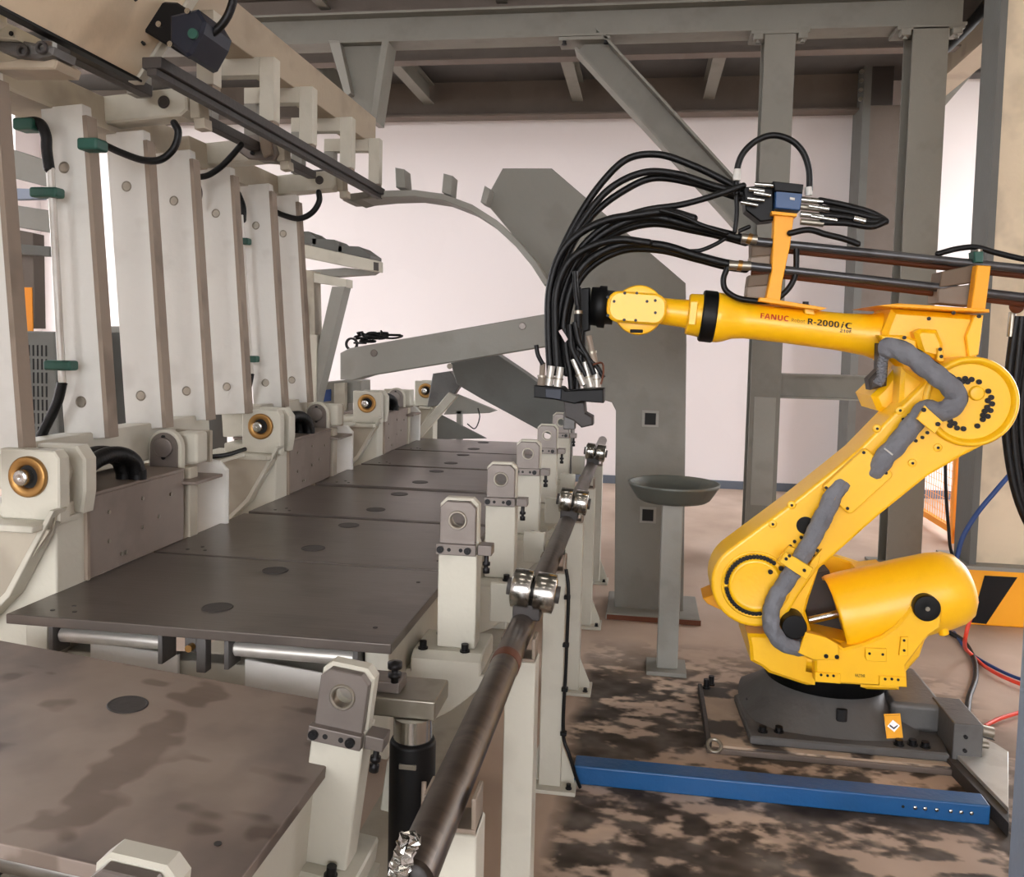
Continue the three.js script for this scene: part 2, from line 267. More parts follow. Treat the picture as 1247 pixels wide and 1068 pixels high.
// the orange fence and the bright gate at the right
{
  const t = thing('safety_fence', 'orange safety fence of wire mesh in front of the bright opening at right', 'fence', [2.45, 0, -7]);
  for (const z of [-8.9, -7.1, -5.7]) part(t, 'post', box(2.41, 2.49, 0, 1.05, z - 0.03, z + 0.03), M.orange);
  for (const y of [0.06, 0.98]) part(t, 'rail', box(2.43, 2.47, y, y + 0.05, -8.9, -5.7), M.orange);
  const w = []; for (let i = 0; i < 53; i++) w.push(box(2.448, 2.452, 0.1, 1, -8.88 + i * 0.06 - 0.0015, -8.88 + i * 0.06 + 0.0015)); for (let i = 0; i < 15; i++) w.push(box(2.448, 2.452, 0.12 + i * 0.06, 0.123 + i * 0.06, -8.9, -5.7));
  part(t, 'wire_mesh', w, M.orange).userData.kind = 'stuff';
}
{
  const t = thing('grey_post', 'smooth blue grey post cutting off the right edge of the picture', 'post', [0.93, 0, -2.0]);
  part(t, 'shaft', rbox(0.862, 0.98, 0, 1.72, -2.06, -1.96, 0.006, 2), M.bluegrey);
  part(t, 'foot_plate', rbox(0.8, 1.04, 0, 0.012, -2.14, -1.88, 0.003), M.bluegrey);
}

// ---------- the tables of the line ----------
const plateTex = (s, dust) => { const base = mottled([98, 90, 84], 10, s, 0.3, [66, 59, 55], 1, 512, 3, 5);
  return dust ? dataTex(512, 512, (u, v) => { const n = (fbm(u, v, 5, s, 5) - 0.5) * 34, k = Math.max(0, Math.min(1, (fbm(u, v, 4, s + 5, 5, 3) - 0.44) * 5)), d = Math.max(0, Math.min(1, (fbm(u, v, 9, s + 9, 3, 12) - 0.62) * 12)); return [116, 104, 96].map((c, i) => (c + n) * (1 - k * 0.75) + k * 0.75 * ([152, 136, 123][i] + n) - d * 26); }) : base; };
const plateMat = (s, dust) => phys({ map: plateTex(s, dust), roughness: dust ? 0.6 : 0.3, metalness: dust ? 0.25 : 0.45, bumpMap: brushed, bumpScale: 0.0002 });
const PM = [plateMat(201, true), plateMat(207, true), plateMat(211), plateMat(223), plateMat(227)];
const TX0 = -1.53, TX1 = -0.55, TD = 0.63;
const C1 = [-1.057,.8,-2.029], C2 = [-1.063,.8,-2.391];
function makeTable(z0, label, pm, pivot, covers = [[C1[0], C1[2] + 1.87], [C2[0], C2[2] + 1.87]]) {
  const t = thing('work_table', label, 'table', pivot || [TX0, 0.8, z0]);
  const z1 = z0 - TD;
  const p = part(t, 'steel_plate', rbox(TX0, TX1, 0.775, 0.8, z1, z0, 0.003), pm);
  for (const [x, dz] of covers) part(p, 'hole_cover', [new THREE.CylinderGeometry(0.034, 0.034, 0.004, 32).translate(x, 0.8, z0 + dz), ring(0, 0, 0, 0.034, 0.039, 0.003).rotateX(-Math.PI / 2).translate(x, 0.7995, z0 + dz)], M.darkSteel);
  for (const [x, dz] of [[-1.44, -0.05], [-1.38, -0.05], [-1.41, -0.09], [-0.62, -0.1], [-0.62, -0.5]]) part(p, 'screw', new THREE.CylinderGeometry(0.006, 0.006, 0.002, 10).translate(x, 0.8005, z0 + dz), M.darkSteel);
  part(t, 'frame', [rbox(-1.44, -0.62, 0.61, 0.68, z0 - 0.16, z0 - 0.1, 0.004), rbox(-1.5, -1.44, 0.58, 0.774, z0 - 0.6, z0 - 0.03, 0.004), rbox(-0.63, -0.57, 0.5, 0.774, z0 - 0.6, z0 - 0.05, 0.004)], M.cream);
  part(t, 'apron', prismZ([[-0.93, 0.6], [-0.66, 0.6], [-0.66, 0.69], [-0.93, 0.715]], z0 - 0.06, z0 - 0.05, 0.002), M.white);
  part(t, 'apron', prismZ([[-1.36, 0.62], [-1.12, 0.6], [-1.12, 0.7], [-1.36, 0.715]], z0 - 0.09, z0 - 0.08, 0.002), M.white);
  for (const [a, b] of [[-1.42, -1.13], [-0.96, -0.64]]) {
    const r = part(t, 'roller', turned([a, 0.744, z0 - 0.045], [b, 0.744, z0 - 0.045], [[0, 0], [0, 0.012], [0.012, 0.012], [0.012, 0.019], [b - a - 0.012, 0.019], [b - a - 0.012, 0.012], [b - a, 0.012], [b - a, 0]], 24), M.roller);
    for (const x of [a, b]) part(r, 'end_bracket', rbox(x - 0.006, x + 0.006, 0.7, 0.775, z0 - 0.08, z0 - 0.015, 0.002), M.castGrey);
  }
  part(t, 'latch_block', [rbox(-1.04, -1.015, 0.685, 0.772, z0 - 0.05, z0 - 0.02, 0.003), rbox(-1.075, -1.045, 0.73, 0.772, z0 - 0.07, z0 - 0.03, 0.003)], M.castGrey);
  part(t, 'sensor', rod([-1.055, 0.745, z0 - 0.035], [-1.055, 0.745, z0 - 0.012], 0.009), M.brass);
  return t;
}
makeTable(-1.87, 'brown steel plate table with silver rollers showing under its front edge', PM[2]);
makeTable(-2.515, 'flat steel plate table just behind the one with rollers', PM[3]);
makeTable(-3.185, 'dark steel plate table beside the second brown box', PM[4]);
makeTable(-3.885, 'dark steel plate table fourth in the level row from the front', PM[2]);
makeTable(-4.56, 'dark steel plate table in front of the last level table', PM[3]);
makeTable(-5.22, 'farthest steel plate table below the dark lowered lever', PM[4]);
{
  const t1 = makeTable(-1.1, 'tilted dusty brown plate table in the foreground, nearest whole one', PM[0], [TX0, 0.8, -1.1], [[-1.0, -0.455]]); t1.rotation.z = R(-5.3);
  const t0 = makeTable(-0.44, 'tilted plate table cut off by the bottom edge of the picture', PM[1], [TX0, 0.8, -0.44]); t0.rotation.z = R(-7); t0.position.y = 0.79;
}
// posts with a drilled lug on the robot side of each table
function makeLugPost(label) {
  const z = -2.13, x = -0.45, t = thing('lug_post', label, 'post', [x, 0.7, z], 'lug posts along the tables');
  delete t.userData.group;
  part(t, 'shaft', rbox(x - 0.05, x + 0.05, 0.715, 0.985, z - 0.04, z + 0.025, 0.005, 2), M.cream);
  part(t, 'back_plate', prismZ(PXR(x, 0.965, 1.098, 0.05), z - 0.022, z + 0.012, 0.004, [[x, 1.045, 0.024]]), M.cream);
  part(t, 'lug_plate', prismZ(PXR(x, 0.968, 1.092, 0.046), z + 0.012, z + 0.03, 0.002, [[x, 1.045, 0.022]]), M.lug, 'dark drilled steel plate');
  part(t, 'bush', ring(x, 1.045, z + 0.01, 0.018, 0.0245, 0.024), M.steel);
  const c = part(t, 'clamp_bar', [rbox(x - 0.052, x + 0.05, 0.958, 0.986, z + 0.026, z + 0.044, 0.002)], M.lug);
  for (const dx of [-0.04, 0.03]) part(c, 'bolt', bolt(x + dx, 0.972, z + 0.044, 0.009, 0.006), M.blackBolt);
  for (const dx of [-0.018, 0.012]) part(c, 'bolt_hole', discZ(x + dx, 0.972, z + 0.0435, 0.005, 0.001, 12), M.hole);
  part(t, 'side_block', rbox(x + 0.052, x + 0.088, 0.958, 0.984, z - 0.012, z + 0.03, 0.002), M.lug);
  part(t, 'stop_knob', turned([x + 0.072, 0.91, z + 0.01], [x + 0.072, 1, z + 0.01], [[0, 0], [0, 0.009], [0.012, 0.009], [0.012, 0.005], [0.02, 0.005], [0.02, 0.01], [0.028, 0.01], [0.028, 0.006], [0.05, 0.006]], 16), M.blackBolt);
  const b = part(t, 'base_block', prismX([[z - 0.1, 0.665], [z + 0.075, 0.665], [z + 0.075, 0.7], [z + 0.05, 0.715], [z - 0.1, 0.715]], x - 0.105, x + 0.075, 0.004), M.cream);
  for (const dx of [-0.08, 0.028]) part(b, 'bolt', boltUp(x + dx, 0.715, z + 0.045, 0.0095, 0.02), M.blackBolt);
  part(b, 'bolt', boltUp(x - 0.06, 0.715, z - 0.07, 0.0095, 0.02), M.blackBolt);
  const prof = [[x - 0.17, 0.665], [x + 0.085, 0.665], [x + 0.085, 0.645]];
  for (let i = 0; i <= 8; i++) { const a = i / 8; prof.push([x + 0.08 - 0.16 * a, 0.64 - 0.11 * Math.sin(a * 1.45)]); }
  prof.push([x - 0.17, 0.5]);
  part(t, 'cast_arm', prismZ(prof, z - 0.1, z + 0.06, 0.004), M.cream);
  part(t, 'wear_plate', rbox(x + 0.05, x + 0.125, 0.72, 0.83, z - 0.2, z - 0.18, 0.004), M.cream);
  return t;
}
function PXR(x, y0, y1, w) { const r = 0.016; return [[x - w, y0], [x + w, y0], [x + w, y1 - r], [x + w - r, y1], [x - w + r, y1], [x - w, y1 - r]]; }
const lp = makeLugPost('cream post with a dark drilled lug beside the table with rollers');
[[-2.79, 'cream lug post second behind the tilted one, hole half shadowed'], [-3.455, 'cream lug post with round lug hole, third behind the tilted one'], [-4.145, 'cream lug post whose hole shows the white wall beyond'], [-4.85, 'small cream lug post far along the line below the hose gripper']].forEach(([z, l]) => copy(lp, [-0.45, 0.7, z], l));
{
  const p1 = copy(lp, [-0.566, 0.502, -1.5], 'tilted cream lug post in the foreground beside the dusty table'); p1.rotation.z = R(-7.2);
  const p0 = copy(lp, [-0.578, 0.52, -0.86], 'nearest lug post, only its rounded top showing at the bottom edge'); p0.rotation.z = R(-6);
}
// lifting cylinder between the two nearest posts
{
  const z = -1.66, t = thing('lifting_cylinder', 'black lifting cylinder under a steel block beside the tilted lug post', 'cylinder', [-0.43, 0.3, z]);
  part(t, 'mount_block', rbox(-0.52, -0.39, 0.735, 0.775, z - 0.1, z + 0.02, 0.004), M.steel);
  part(t, 'upper_block', rbox(-0.55, -0.47, 0.775, 0.8, z - 0.06, z + 0.0, 0.004), M.lug);
  part(t, 'gland', rod([-0.44, 0.69, z], [-0.44, 0.735, z], 0.04, 28), M.chrome);
  part(t, 'barrel', turned([-0.44, 0.4, z], [-0.44, 0.8, z], [[0, 0], [0, 0.047], [0.28, 0.047], [0.29, 0.042], [0.29, 0]], 28), M.black);
  part(t, 'name_plate', rbox(-0.455, -0.42, 0.645, 0.655, z + 0.044, z + 0.049, 0.001), M.steel);
  part(t, 'stop_bolt', turned([-0.48, 0.8, z + 0.0], [-0.48, 1, z], [[0, 0], [0, 0.008], [0.012, 0.008], [0.012, 0.014], [0.02, 0.014], [0.02, 0.007], [0.03, 0.007], [0.03, 0.015], [0.042, 0.015], [0.045, 0]], 18), M.blackBolt);
  part(t, 'supply_hose', tube([[-0.405, 0.62, z + 0.04], [-0.4, 0.55, z + 0.06], [-0.395, 0.46, z + 0.05]], 0.005, 16, 8), M.rawEdge);
}
// the long dark pipe on its row of legs
{
  const px = -0.285, py = 0.775, t = thing('line_pipe', 'long dark steel pipe running beside the tables on white legs', 'pipe', [px, py, -1.1]);
  part(t, 'barrel', turned([px, py, -1.08], [px, py, -6.4], [[0, 0], [0, 0.032], [5.3, 0.032], [5.3, 0]], 28), M.pipe);
  part(t, 'end_cap', turned([px, py, -1.078], [px, py, -6], [[-0.004, 0], [-0.004, 0.024], [0.01, 0.024]], 24), M.darkSteel);
  part(t, 'weld_band', turned([px, py, -1.85], [px, py, -2.2], [[0, 0.0325], [0.002, 0.0335], [0.04, 0.0335], [0.042, 0.0325]], 28), M.rust);
  const fg = tube([[-.282,.849,-1.06],[-.286,.835,-1.06],[-.292,.817,-1.06],[-.299,.778,-1.06]], 0.0135, 24, 9), fp = fg.attributes.position;
  for (let i = 0; i < fp.count; i++) fp.setXYZ(i, fp.getX(i) + 0.006 * (hash(i % 10, Math.floor(i / 10), 3) - 0.5), fp.getY(i) + 0.008 * (hash(i % 10, Math.floor(i / 10), 4) - 0.5), fp.getZ(i) + 0.008 * (hash(i % 10, Math.floor(i / 10), 5) - 0.5));
  const fflat = fg.toNonIndexed(); fflat.computeVertexNormals();
  part(t, 'foil_wrap', fflat, M.chrome, 'crumpled silver foil');
  const legs = [[-1.3, 'white leg under the near end of the dark pipe'], [-2.03, 'second white leg of the pipe, passing out of the picture below'], [-2.83, 'white leg of the pipe standing beside the blue floor beam'], [-3.64, 'white leg of the pipe fourth from its near end'], [-4.5, 'white leg of the pipe with a foot near the red-edged base plate'], [-5.35, 'farthest white leg of the pipe in shade']];
  for (const [z, l] of legs) {
    const x = -0.268, g = thing('pipe_support', l, 'leg', [x, 0, z]);
    part(g, 'shaft', rbox(x - 0.037, x + 0.037, 0.012, 0.735, z - 0.037, z + 0.037, 0.004), M.cream);
    part(g, 'saddle', [rbox(x - 0.05, x - 0.042, 0.72, 0.79, z - 0.03, z + 0.03, 0.002), rbox(x + 0.026, x + 0.034, 0.71, 0.79, z - 0.03, z + 0.03, 0.002), rbox(x - 0.05, x + 0.034, 0.715, 0.742, z - 0.032, z + 0.032, 0.002)], M.rawEdge);
    part(g, 'foot_plate', rbox(x - 0.12, x + 0.09, 0, 0.014, z - 0.07, z + 0.07, 0.003), M.cream);
    for (const s of [-1, 1]) part(g, 'gusset', prismZ([[x + s * 0.035, 0.012], [x + s * 0.08, 0.012], [x + s * 0.08, 0.04], [x + s * 0.035, 0.15]], z - 0.005, z + 0.005, 0.001), M.cream);
    for (const s of [-1, 1]) part(g, 'anchor_bolt', boltUp(x + s * 0.066, 0.014, z + 0.045, 0.008, 0.016), M.blackBolt);
  }
  const c = thing('leg_cable', 'thin black cable clipped down a white leg to the blue floor beam', 'cable', [-0.22, 0, -2.8]);
  part(c, 'cable', tube([[-0.232, 0.75, -2.8], [-0.222, 0.7, -2.785], [-0.222, 0.45, -2.785], [-0.222, 0.18, -2.785], [-0.205, 0.14, -2.78], [-0.18, 0.06, -2.785], [-0.165, 0.015, -2.8]], 0.006, 60, 8), M.rubber);
  for (const y of [0.66, 0.5, 0.35, 0.2]) part(c, 'clip', rbox(-0.235, -0.214, y - 0.006, y + 0.006, -2.8, -2.778, 0.002), M.black);
  for (const [z, l] of [[-2.16, 'shiny double steel roller on the dark pipe, nearest one'], [-3.42, 'shiny double steel roller on the dark pipe, second one'], [-5.0, 'dull double steel roller at the far end of the dark pipe']]) {
    const y = 0.868, a = [-0.318, y, z], g = thing('pipe_roller', l, 'roller', [-0.28, y - 0.04, z]);
    part(g, 'sleeve', turned(a, [0.1, y - 0.05, z], [[0, 0], [0, 0.034], [0.006, 0.05], [0.05, 0.05], [0.054, 0.036]], 36), M.chrome);
    part(g, 'sleeve', turned(a, [0.1, y - 0.05, z], [[0.06, 0.036], [0.064, 0.05], [0.112, 0.05], [0.116, 0.034], [0.116, 0]], 36), M.chrome);
    part(g, 'pin', turned(a, [0.1, y - 0.05, z], [[-0.01, 0], [-0.01, 0.022], [0.125, 0.022], [0.125, 0]], 24), M.darkSteel);
    part(g, 'saddle_block', rbox(-0.31, -0.24, 0.79, 0.83, z - 0.03, z + 0.03, 0.004), M.darkSteel);
  }
}
// bed of the line
for (const [x, w, top, ux, l] of [[-0.62, 0.16, 0.5, -0.62, 'cream steel bed beam on the floor below the table edge'], [-1.58, 0.36, 0.58, -1.44, 'cream steel bed beam on the floor below the hinge side']]) {
  const t = thing('bed_beam', l, 'beam', [x, 0, -3]);
  part(t, 'beam', hbeam('z', -6.6, 0.3, x, 0.1, w, 0.2, 0.014), M.creamWarm);
  for (let i = 0; i < 9; i++) { const z = -0.2 - i * 0.72; part(t, 'upright', rbox(ux - 0.04, ux + 0.04, 0.2, top, z - 0.04, z + 0.04, 0.004), M.cream); }
}

// ---------- hinge side of the line ----------
function makeHinge(label, z0) {        // bracket with brass ring and pin; z0 = front of its plate
  const t = thing('hinge_bracket', label, 'bracket', [-1.6, 0.8, z0]);
  const X = -1.578, Y = 1.115;
  part(t, 'pin_plate', prismZ([[X - 0.085, 1.0], [X + 0.085, 1.0], [X + 0.085, 1.165], [X + 0.07, 1.185], [X - 0.085, 1.185]], z0 - 0.045, z0, 0.004), M.cream);
  const b = part(t, 'brass_ring', [turned([X, Y, z0 - 0.002], [X, Y, z0 + 1], [[0, 0.03], [0, 0.054], [0.012, 0.054], [0.015, 0.05], [0.015, 0.033], [0.004, 0.03]], 40)], M.brass);
  part(b, 'bore', discZ(X, Y, z0 - 0.001, 0.031, 0.004), M.hole);
  part(t, 'pin', turned([X - 0.005, Y, z0 - 0.04], [X - 0.005, Y, z0 + 1], [[0, 0.021], [0.066, 0.021], [0.071, 0.018], [0.071, 0.004], [0.068, 0]], 32), M.chrome);
  const l = part(t, 'hinge_lug', [prismZ([[X - 0.06, 1.0], [X + 0.075, 1.0], [X + 0.085, 1.06], [X + 0.085, 1.15], [X + 0.06, 1.185], [X - 0.06, 1.185]], z0 - 0.16, z0 - 0.105, 0.006), rod([X, Y, z0 - 0.045], [X, Y, z0 - 0.11], 0.05, 28)], M.cream);
  part(t, 'shelf', rbox(X - 0.25, X + 0.06, 0.982, 1.0, z0 - 0.12, z0 + 0.07, 0.004), M.cream);
  part(t, 'gusset', prismZ([[X - 0.25, 0.982], [X + 0.07, 0.982], [X + 0.085, 1.03], [X - 0.045, 0.81], [X - 0.16, 0.7], [X - 0.25, 0.7]], z0 + 0.005, z0 + 0.02, 0.003), M.creamWarm);
  part(t, 'gusset_flange', prismZ([[X + 0.078, 1.035], [X + 0.092, 1.035], [X - 0.04, 0.8], [X - 0.15, 0.69], [X - 0.165, 0.7], [X - 0.052, 0.812]], z0 - 0.025, z0 + 0.03, 0.002), M.cream);
  part(t, 'housing', [rbox(-1.76, -1.525, 0.2, 1.035, z0 - 0.165, z0 - 0.03, 0.008, 2)], M.cream);
  return t;
}
const h0 = makeHinge('large cream hinge bracket with brass ring, nearest at the left edge', -2.02);
[[-3.4, 'cream hinge bracket with brass ring between the two brown boxes'], [-4.8, 'cream hinge bracket with brass ring below the pale lever'], [-6.16, 'cream hinge bracket with brass ring farthest along the line']].forEach(([z, l]) => copy(h0, [-1.6, 0.8, z], l));
function makeBox(label, z0) {          // brown oil box behind the hinge
  const t = thing('drive_box', label, 'box', [-1.65, 0.8, z0]);
  const z1 = z0 - 0.16, z2 = z0 - 0.665;
  part(t, 'body', rbox(-1.78, -1.52, 0.802, 1.035, z2, z1, 0.004), M.boxSteel);
  part(t, 'lid', rbox(-1.785, -1.516, 1.035, 1.045, z2, z1, 0.003), M.boxSteel);
  part(t, 'corner_angle', rbox(-1.54, -1.514, 0.802, 1.03, z1 + 0.002, z1 + 0.016, 0.002), M.rawEdge);
  for (const [dz, y] of [[0.09, 0.975], [0.26, 0.985], [0.09, 0.89], [0.26, 0.895], [0.35, 0.91], [0.15, 0.838], [0.17, 0.838], [0.42, 0.97]]) part(t, 'screw', new THREE.CylinderGeometry(0.006, 0.006, 0.004, 12).rotateZ(Math.PI / 2).translate(-1.518, y, z1 - dz), M.steel);
  return t;
}
const b0 = makeBox('brown steel box with screws behind the nearest brass ring', -2.02);
[[-3.4, 'brown steel box behind the second brass ring'], [-4.8, 'pale spattered steel box behind the third brass ring']].forEach(([z, l]) => copy(b0, [-1.65, 0.8, z], l));
function makeHoses(label, z0) {        // two thick black hoses arched over the box
  const t = thing('arched_hose', label, 'hose', [-1.6, 1.045, z0]);
  for (const d of [0, 0.045]) part(t, 'hose', capped([[-1.64 + d, 1.03, z0 - 0.17], [-1.63 + d, 1.085, z0 - 0.21], [-1.615 + d, 1.125, z0 - 0.28], [-1.6 + d, 1.13, z0 - 0.345], [-1.585 + d, 1.105, z0 - 0.4], [-1.58 + d, 1.06, z0 - 0.42]], 0.025, 40, 12), M.rubber);
  for (const d of [0, 0.045]) part(t, 'plug', [rod([-1.58 + d, 1.044, z0 - 0.42], [-1.58 + d, 1.075, z0 - 0.42], 0.026, 16)], M.black);
  return t;
}
const a0 = makeHoses('thick black hoses arched over the nearest brown box', -2.02);
[[-3.4, 'black hoses arched over the second brown box'], [-4.8, 'black hose bending down beside the third brass ring']].forEach(([z, l]) => copy(a0, [-1.6, 1.045, z], l));
function makeLug(label, z0) {          // round-topped lug with a cover disc at the far end of the box
  const X = -1.6, t = thing('pivot_lug', label, 'bracket', [X, 1.0, z0]), s = new THREE.Shape();
  s.moveTo(X - 0.06, 1.0); s.lineTo(X + 0.06, 1.0); s.lineTo(X + 0.06, 1.11); s.absarc(X, 1.11, 0.06, 0, Math.PI); s.lineTo(X - 0.06, 1.0);
  part(t, 'lug_plate', prismZ(s, z0 - 0.03, z0, 0.004), M.cream);
  const s2 = new THREE.Shape(); s2.moveTo(X - 0.052, 1.0); s2.lineTo(X + 0.05, 1.0); s2.lineTo(X + 0.05, 1.11); s2.absarc(X, 1.11, 0.05, 0, Math.PI * 0.98);
  part(t, 'cover_plate', prismZ(s2, z0, z0 + 0.006, 0.001), M.lug);
  const d = part(t, 'cover_disc', turned([X, 1.11, z0 + 0.004], [X, 1.11, z0 + 1], [[0, 0.034], [0.006, 0.034], [0.01, 0.03], [0.011, 0]], 30), M.lug);
  for (const y of [1.075, 1.145]) part(d, 'bolt', bolt(X, y, z0 + 0.005, 0.007, 0.005), M.blackBolt);
  part(t, 'bearing_block', [rbox(X + 0.0, X + 0.085, 1.045, 1.155, z0 - 0.14, z0 - 0.06, 0.012, 2)], M.cream);
  part(t, 'seat', rbox(X - 0.09, X + 0.13, 0.99, 1.002, z0 - 0.16, z0 + 0.03, 0.003), M.boxSteel);
  part(t, 'end_housing', [rbox(-1.72, -1.52, 0.72, 1.04, z0 - 0.08, z0 - 0.022, 0.006), rbox(-1.74, -1.535, 1.035, 1.15, z0 - 0.21, z0 - 0.19, 0.004)], M.creamWarm);
  part(t, 'elbow_panel', prismZ([[-1.78, 0.6], [-1.5, 0.6], [-1.5, 1.0], [-1.53, 1.03], [-1.62, 1.045], [-1.72, 1.03], [-1.78, 0.98]], z0 - 0.27, z0 - 0.25, 0.006), M.white);
  part(t, 'shelf_plate', rbox(-1.85, -1.6, 1.0, 1.014, z0 - 0.6, z0 - 0.28, 0.003), M.cream);
  return t;
}
const l0 = makeLug('grey round-topped pivot lug behind the nearest arched hoses', -2.7);
[[-4.08, 'grey round-topped pivot lug behind the second arched hoses'], [-5.46, 'small pivot lug behind the third brass ring under the lever']].forEach(([z, l]) => copy(l0, [-1.6, 1.0, z], l));
// loose black cable on the shelf
single('loose_cable', 'black cable lying on the shelf before the second brass ring', 'cable', tube([[-1.75, 1.022, -2.98], [-1.66, 1.026, -3.06], [-1.62, 1.022, -3.16], [-1.6, 1.03, -3.3]], 0.009, 30, 8), M.rubber);

// ---------- the raised clamp lids ----------
const LEAN = 0.07;
function makeLid(label, zs, z0, z1, armZ) {
  const t = thing('press_frame', label, 'clamp frame', [-1.62, 1.12, (z0 + z1) / 2]); t.rotation.z = LEAN;
  for (const z of zs) {
    const r = part(t, 'rib', rbox(-1.765, -1.625, 1.17, 2.185, z - 0.045, z, 0.004), M.rib);
    part(r, 'edge_strip', rbox(-1.628, -1.612, 1.17, 2.15, z - 0.048, z + 0.002, 0.002), M.rawEdge);
    for (const y of [1.285, 2.0]) part(r, 'hole_cap', [ring(-1.7, y, z - 0.003, 0.013, 0.018, 0.006, 24), discZ(-1.7, y, z, 0.013, 0.001, 20)], M.steel);
  }
  part(t, 'foot_rail', rbox(-1.79, -1.668, 1.065, 1.19, zs.at(-1) - 0.1, z0 - 0.22, 0.006), M.cream);
  part(t, 'top_rail', [rbox(-1.88, -1.735, 2.19, 2.295, z1, z0, 0.006), rbox(-1.88, -1.725, 2.18, 2.192, z1, z0, 0.002)], M.creamWarm);
  for (const z of armZ) {
    const a = part(t, 'arm', prismZ([[-1.8, 2.205], [-1.465, 2.208], [-1.44, 2.225], [-1.44, 2.28], [-1.462, 2.3], [-1.8, 2.295]], z - 0.09, z, 0.006), M.cream);
    part(a, 'pivot_bolt', [ring(-1.52, 2.256, z - 0.002, 0.014, 0.021, 0.006, 24), discZ(-1.52, 2.256, z, 0.014, 0.002, 20)], M.darkSteel);
    part(a, 'end_clamp', [rbox(-1.44, -1.405, 2.2, 2.285, z - 0.085, z - 0.015, 0.005), rbox(-1.43, -1.39, 2.165, 2.2, z - 0.07, z - 0.02, 0.003)], M.creamWarm);
    part(a, 'top_block', [rbox(-1.57, -1.47, 2.296, 2.312, z - 0.07, z - 0.02, 0.004), ...boltUp(-1.5, 2.312, z - 0.045, 0.008, 0.014)], M.castGrey);
  }
  return t;
}
makeLid('raised cream clamp lid with tall ribs at the left, nearest whole one', [-2.05, -2.42, -2.74, -3.04], -1.9, -3.16, [-2.7]);
makeLid('raised cream clamp lid with tall ribs, second along the line', [-3.36, -3.73, -4.03], -3.25, -4.2, [-3.385, -4.085]);
// the lid before them, only its arm in view
{
  const t = thing('press_frame', 'clamp lid at the left edge of the picture, only a rib and arm in view', 'clamp frame', [-1.62, 1.12, -1.4]); t.rotation.z = LEAN;
  part(t, 'rib', rbox(-1.765, -1.612, 1.17, 2.185, -1.75, -1.68, 0.004), M.rib);
  part(t, 'top_rail', rbox(-1.88, -1.735, 2.19, 2.295, -1.85, -1.0, 0.006), M.creamWarm);
  part(t, 'arm', prismZ([[-1.8, 2.205], [-1.5, 2.208], [-1.47, 2.225], [-1.47, 2.28], [-1.8, 2.295]], -1.93, -1.84, 0.006), M.cream);
}
{
  const t = thing('clamp_rail', 'dark clamp rail held by the arms of the raised lids', 'rail', [-1.6, 2.265, -3]);
  for (const [a, b] of [[-2.2, -2.6], [-2.79, -3.385], [-3.475, -3.99]]) part(t, 'rail_piece', rbox(-1.622, -1.578, 2.248, 2.284, b, a, 0.004), M.darkSteel);
}
// hoses and sensors on the lids
const lidHose = (label, pts, r = 0.012) => single('lid_hose', label, 'hose', capped(pts, r, 50, 10), M.rubber);
lidHose('black hose looping below the nearest lid arm', [[-1.753,2.1,-2.62],[-1.695,2.076,-2.62],[-1.623,2.054,-2.62],[-1.563,2.056,-2.62],[-1.517,2.093,-2.62],[-1.503,2.144,-2.62],[-1.517,2.171,-2.62]], 0.012);
lidHose('black hose curving from the unpainted clamp block to a rib', [[-1.77,2.109,-3.2],[-1.715,2.115,-3.2],[-1.66,2.146,-3.2],[-1.612,2.19,-3.2],[-1.572,2.233,-3.2]], 0.012);
lidHose('black hose looping below the farthest lid arm', [[-1.82,2.109,-4],[-1.748,2.078,-4],[-1.664,2.062,-4],[-1.598,2.094,-4],[-1.566,2.148,-4],[-1.57,2.187,-4]], 0.014);
lidHose('short black hose hanging beside the first tall rib', [[-1.851,2.111,-2.36],[-1.797,2.11,-2.36],[-1.776,2.074,-2.36],[-1.774,2.033,-2.36],[-1.766,1.978,-2.36]], 0.016);
lidHose('thin black hose hanging behind the fifth tall rib', [[-1.811,2.108,-3.3],[-1.8,2.062,-3.3],[-1.811,2.022,-3.3]], 0.012);
lidHose('thin black hose hanging behind the sixth tall rib', [[-1.822,2.126,-3.68],[-1.799,2.068,-3.68],[-1.798,2.01,-3.68]], 0.014);
{
  const a = (name, label, z, px) => { const t = thing(name, label, 'piston rod', px[0]); 
    part(t, 'rod', rod(px[0], px[1], 0.011, 16), M.roller); part(t, 'lower_hose', tube([px[1], px[2], px[3]], 0.015, 20, 8), M.rubber);
    for (const c of [px[4], px[5]]) part(t, 'clamp', rbox(c[0] - 0.045, c[0] + 0.045, c[1] - 0.015, c[1] + 0.015, c[2] - 0.02, c[2] + 0.025, 0.008, 2), M.green, 'dark green clamp');
    for (const c of px.slice(6)) part(t, 'clamp', rbox(c[0] - 0.03, c[0] + 0.035, c[1] - 0.02, c[1] + 0.015, c[2] - 0.03, c[2] + 0.03, 0.008, 2), M.green, 'dark green clamp');
    return t; };
  a('piston_rod', 'thin light rod with dark green clamps left of the first tall rib', -2.36, [[-1.761,1.978,-2.36],[-1.73,1.341,-2.36],[-1.747,1.281,-2.36],[-1.808,1.166,-2.36],[-1.772,1.905,-2.36],[-1.732,1.393,-2.36],[-1.835,2.106,-2.36],[-1.627,2.046,-2.36]]);
  a('piston_rod', 'thin light rod with dark green clamps beside the sixth tall rib', -3.66, [[-1.8,2.029,-3.66],[-1.747,1.322,-3.66],[-1.758,1.266,-3.66],[-1.781,1.184,-3.66],[-1.8,1.912,-3.66],[-1.759,1.388,-3.66]]);
}
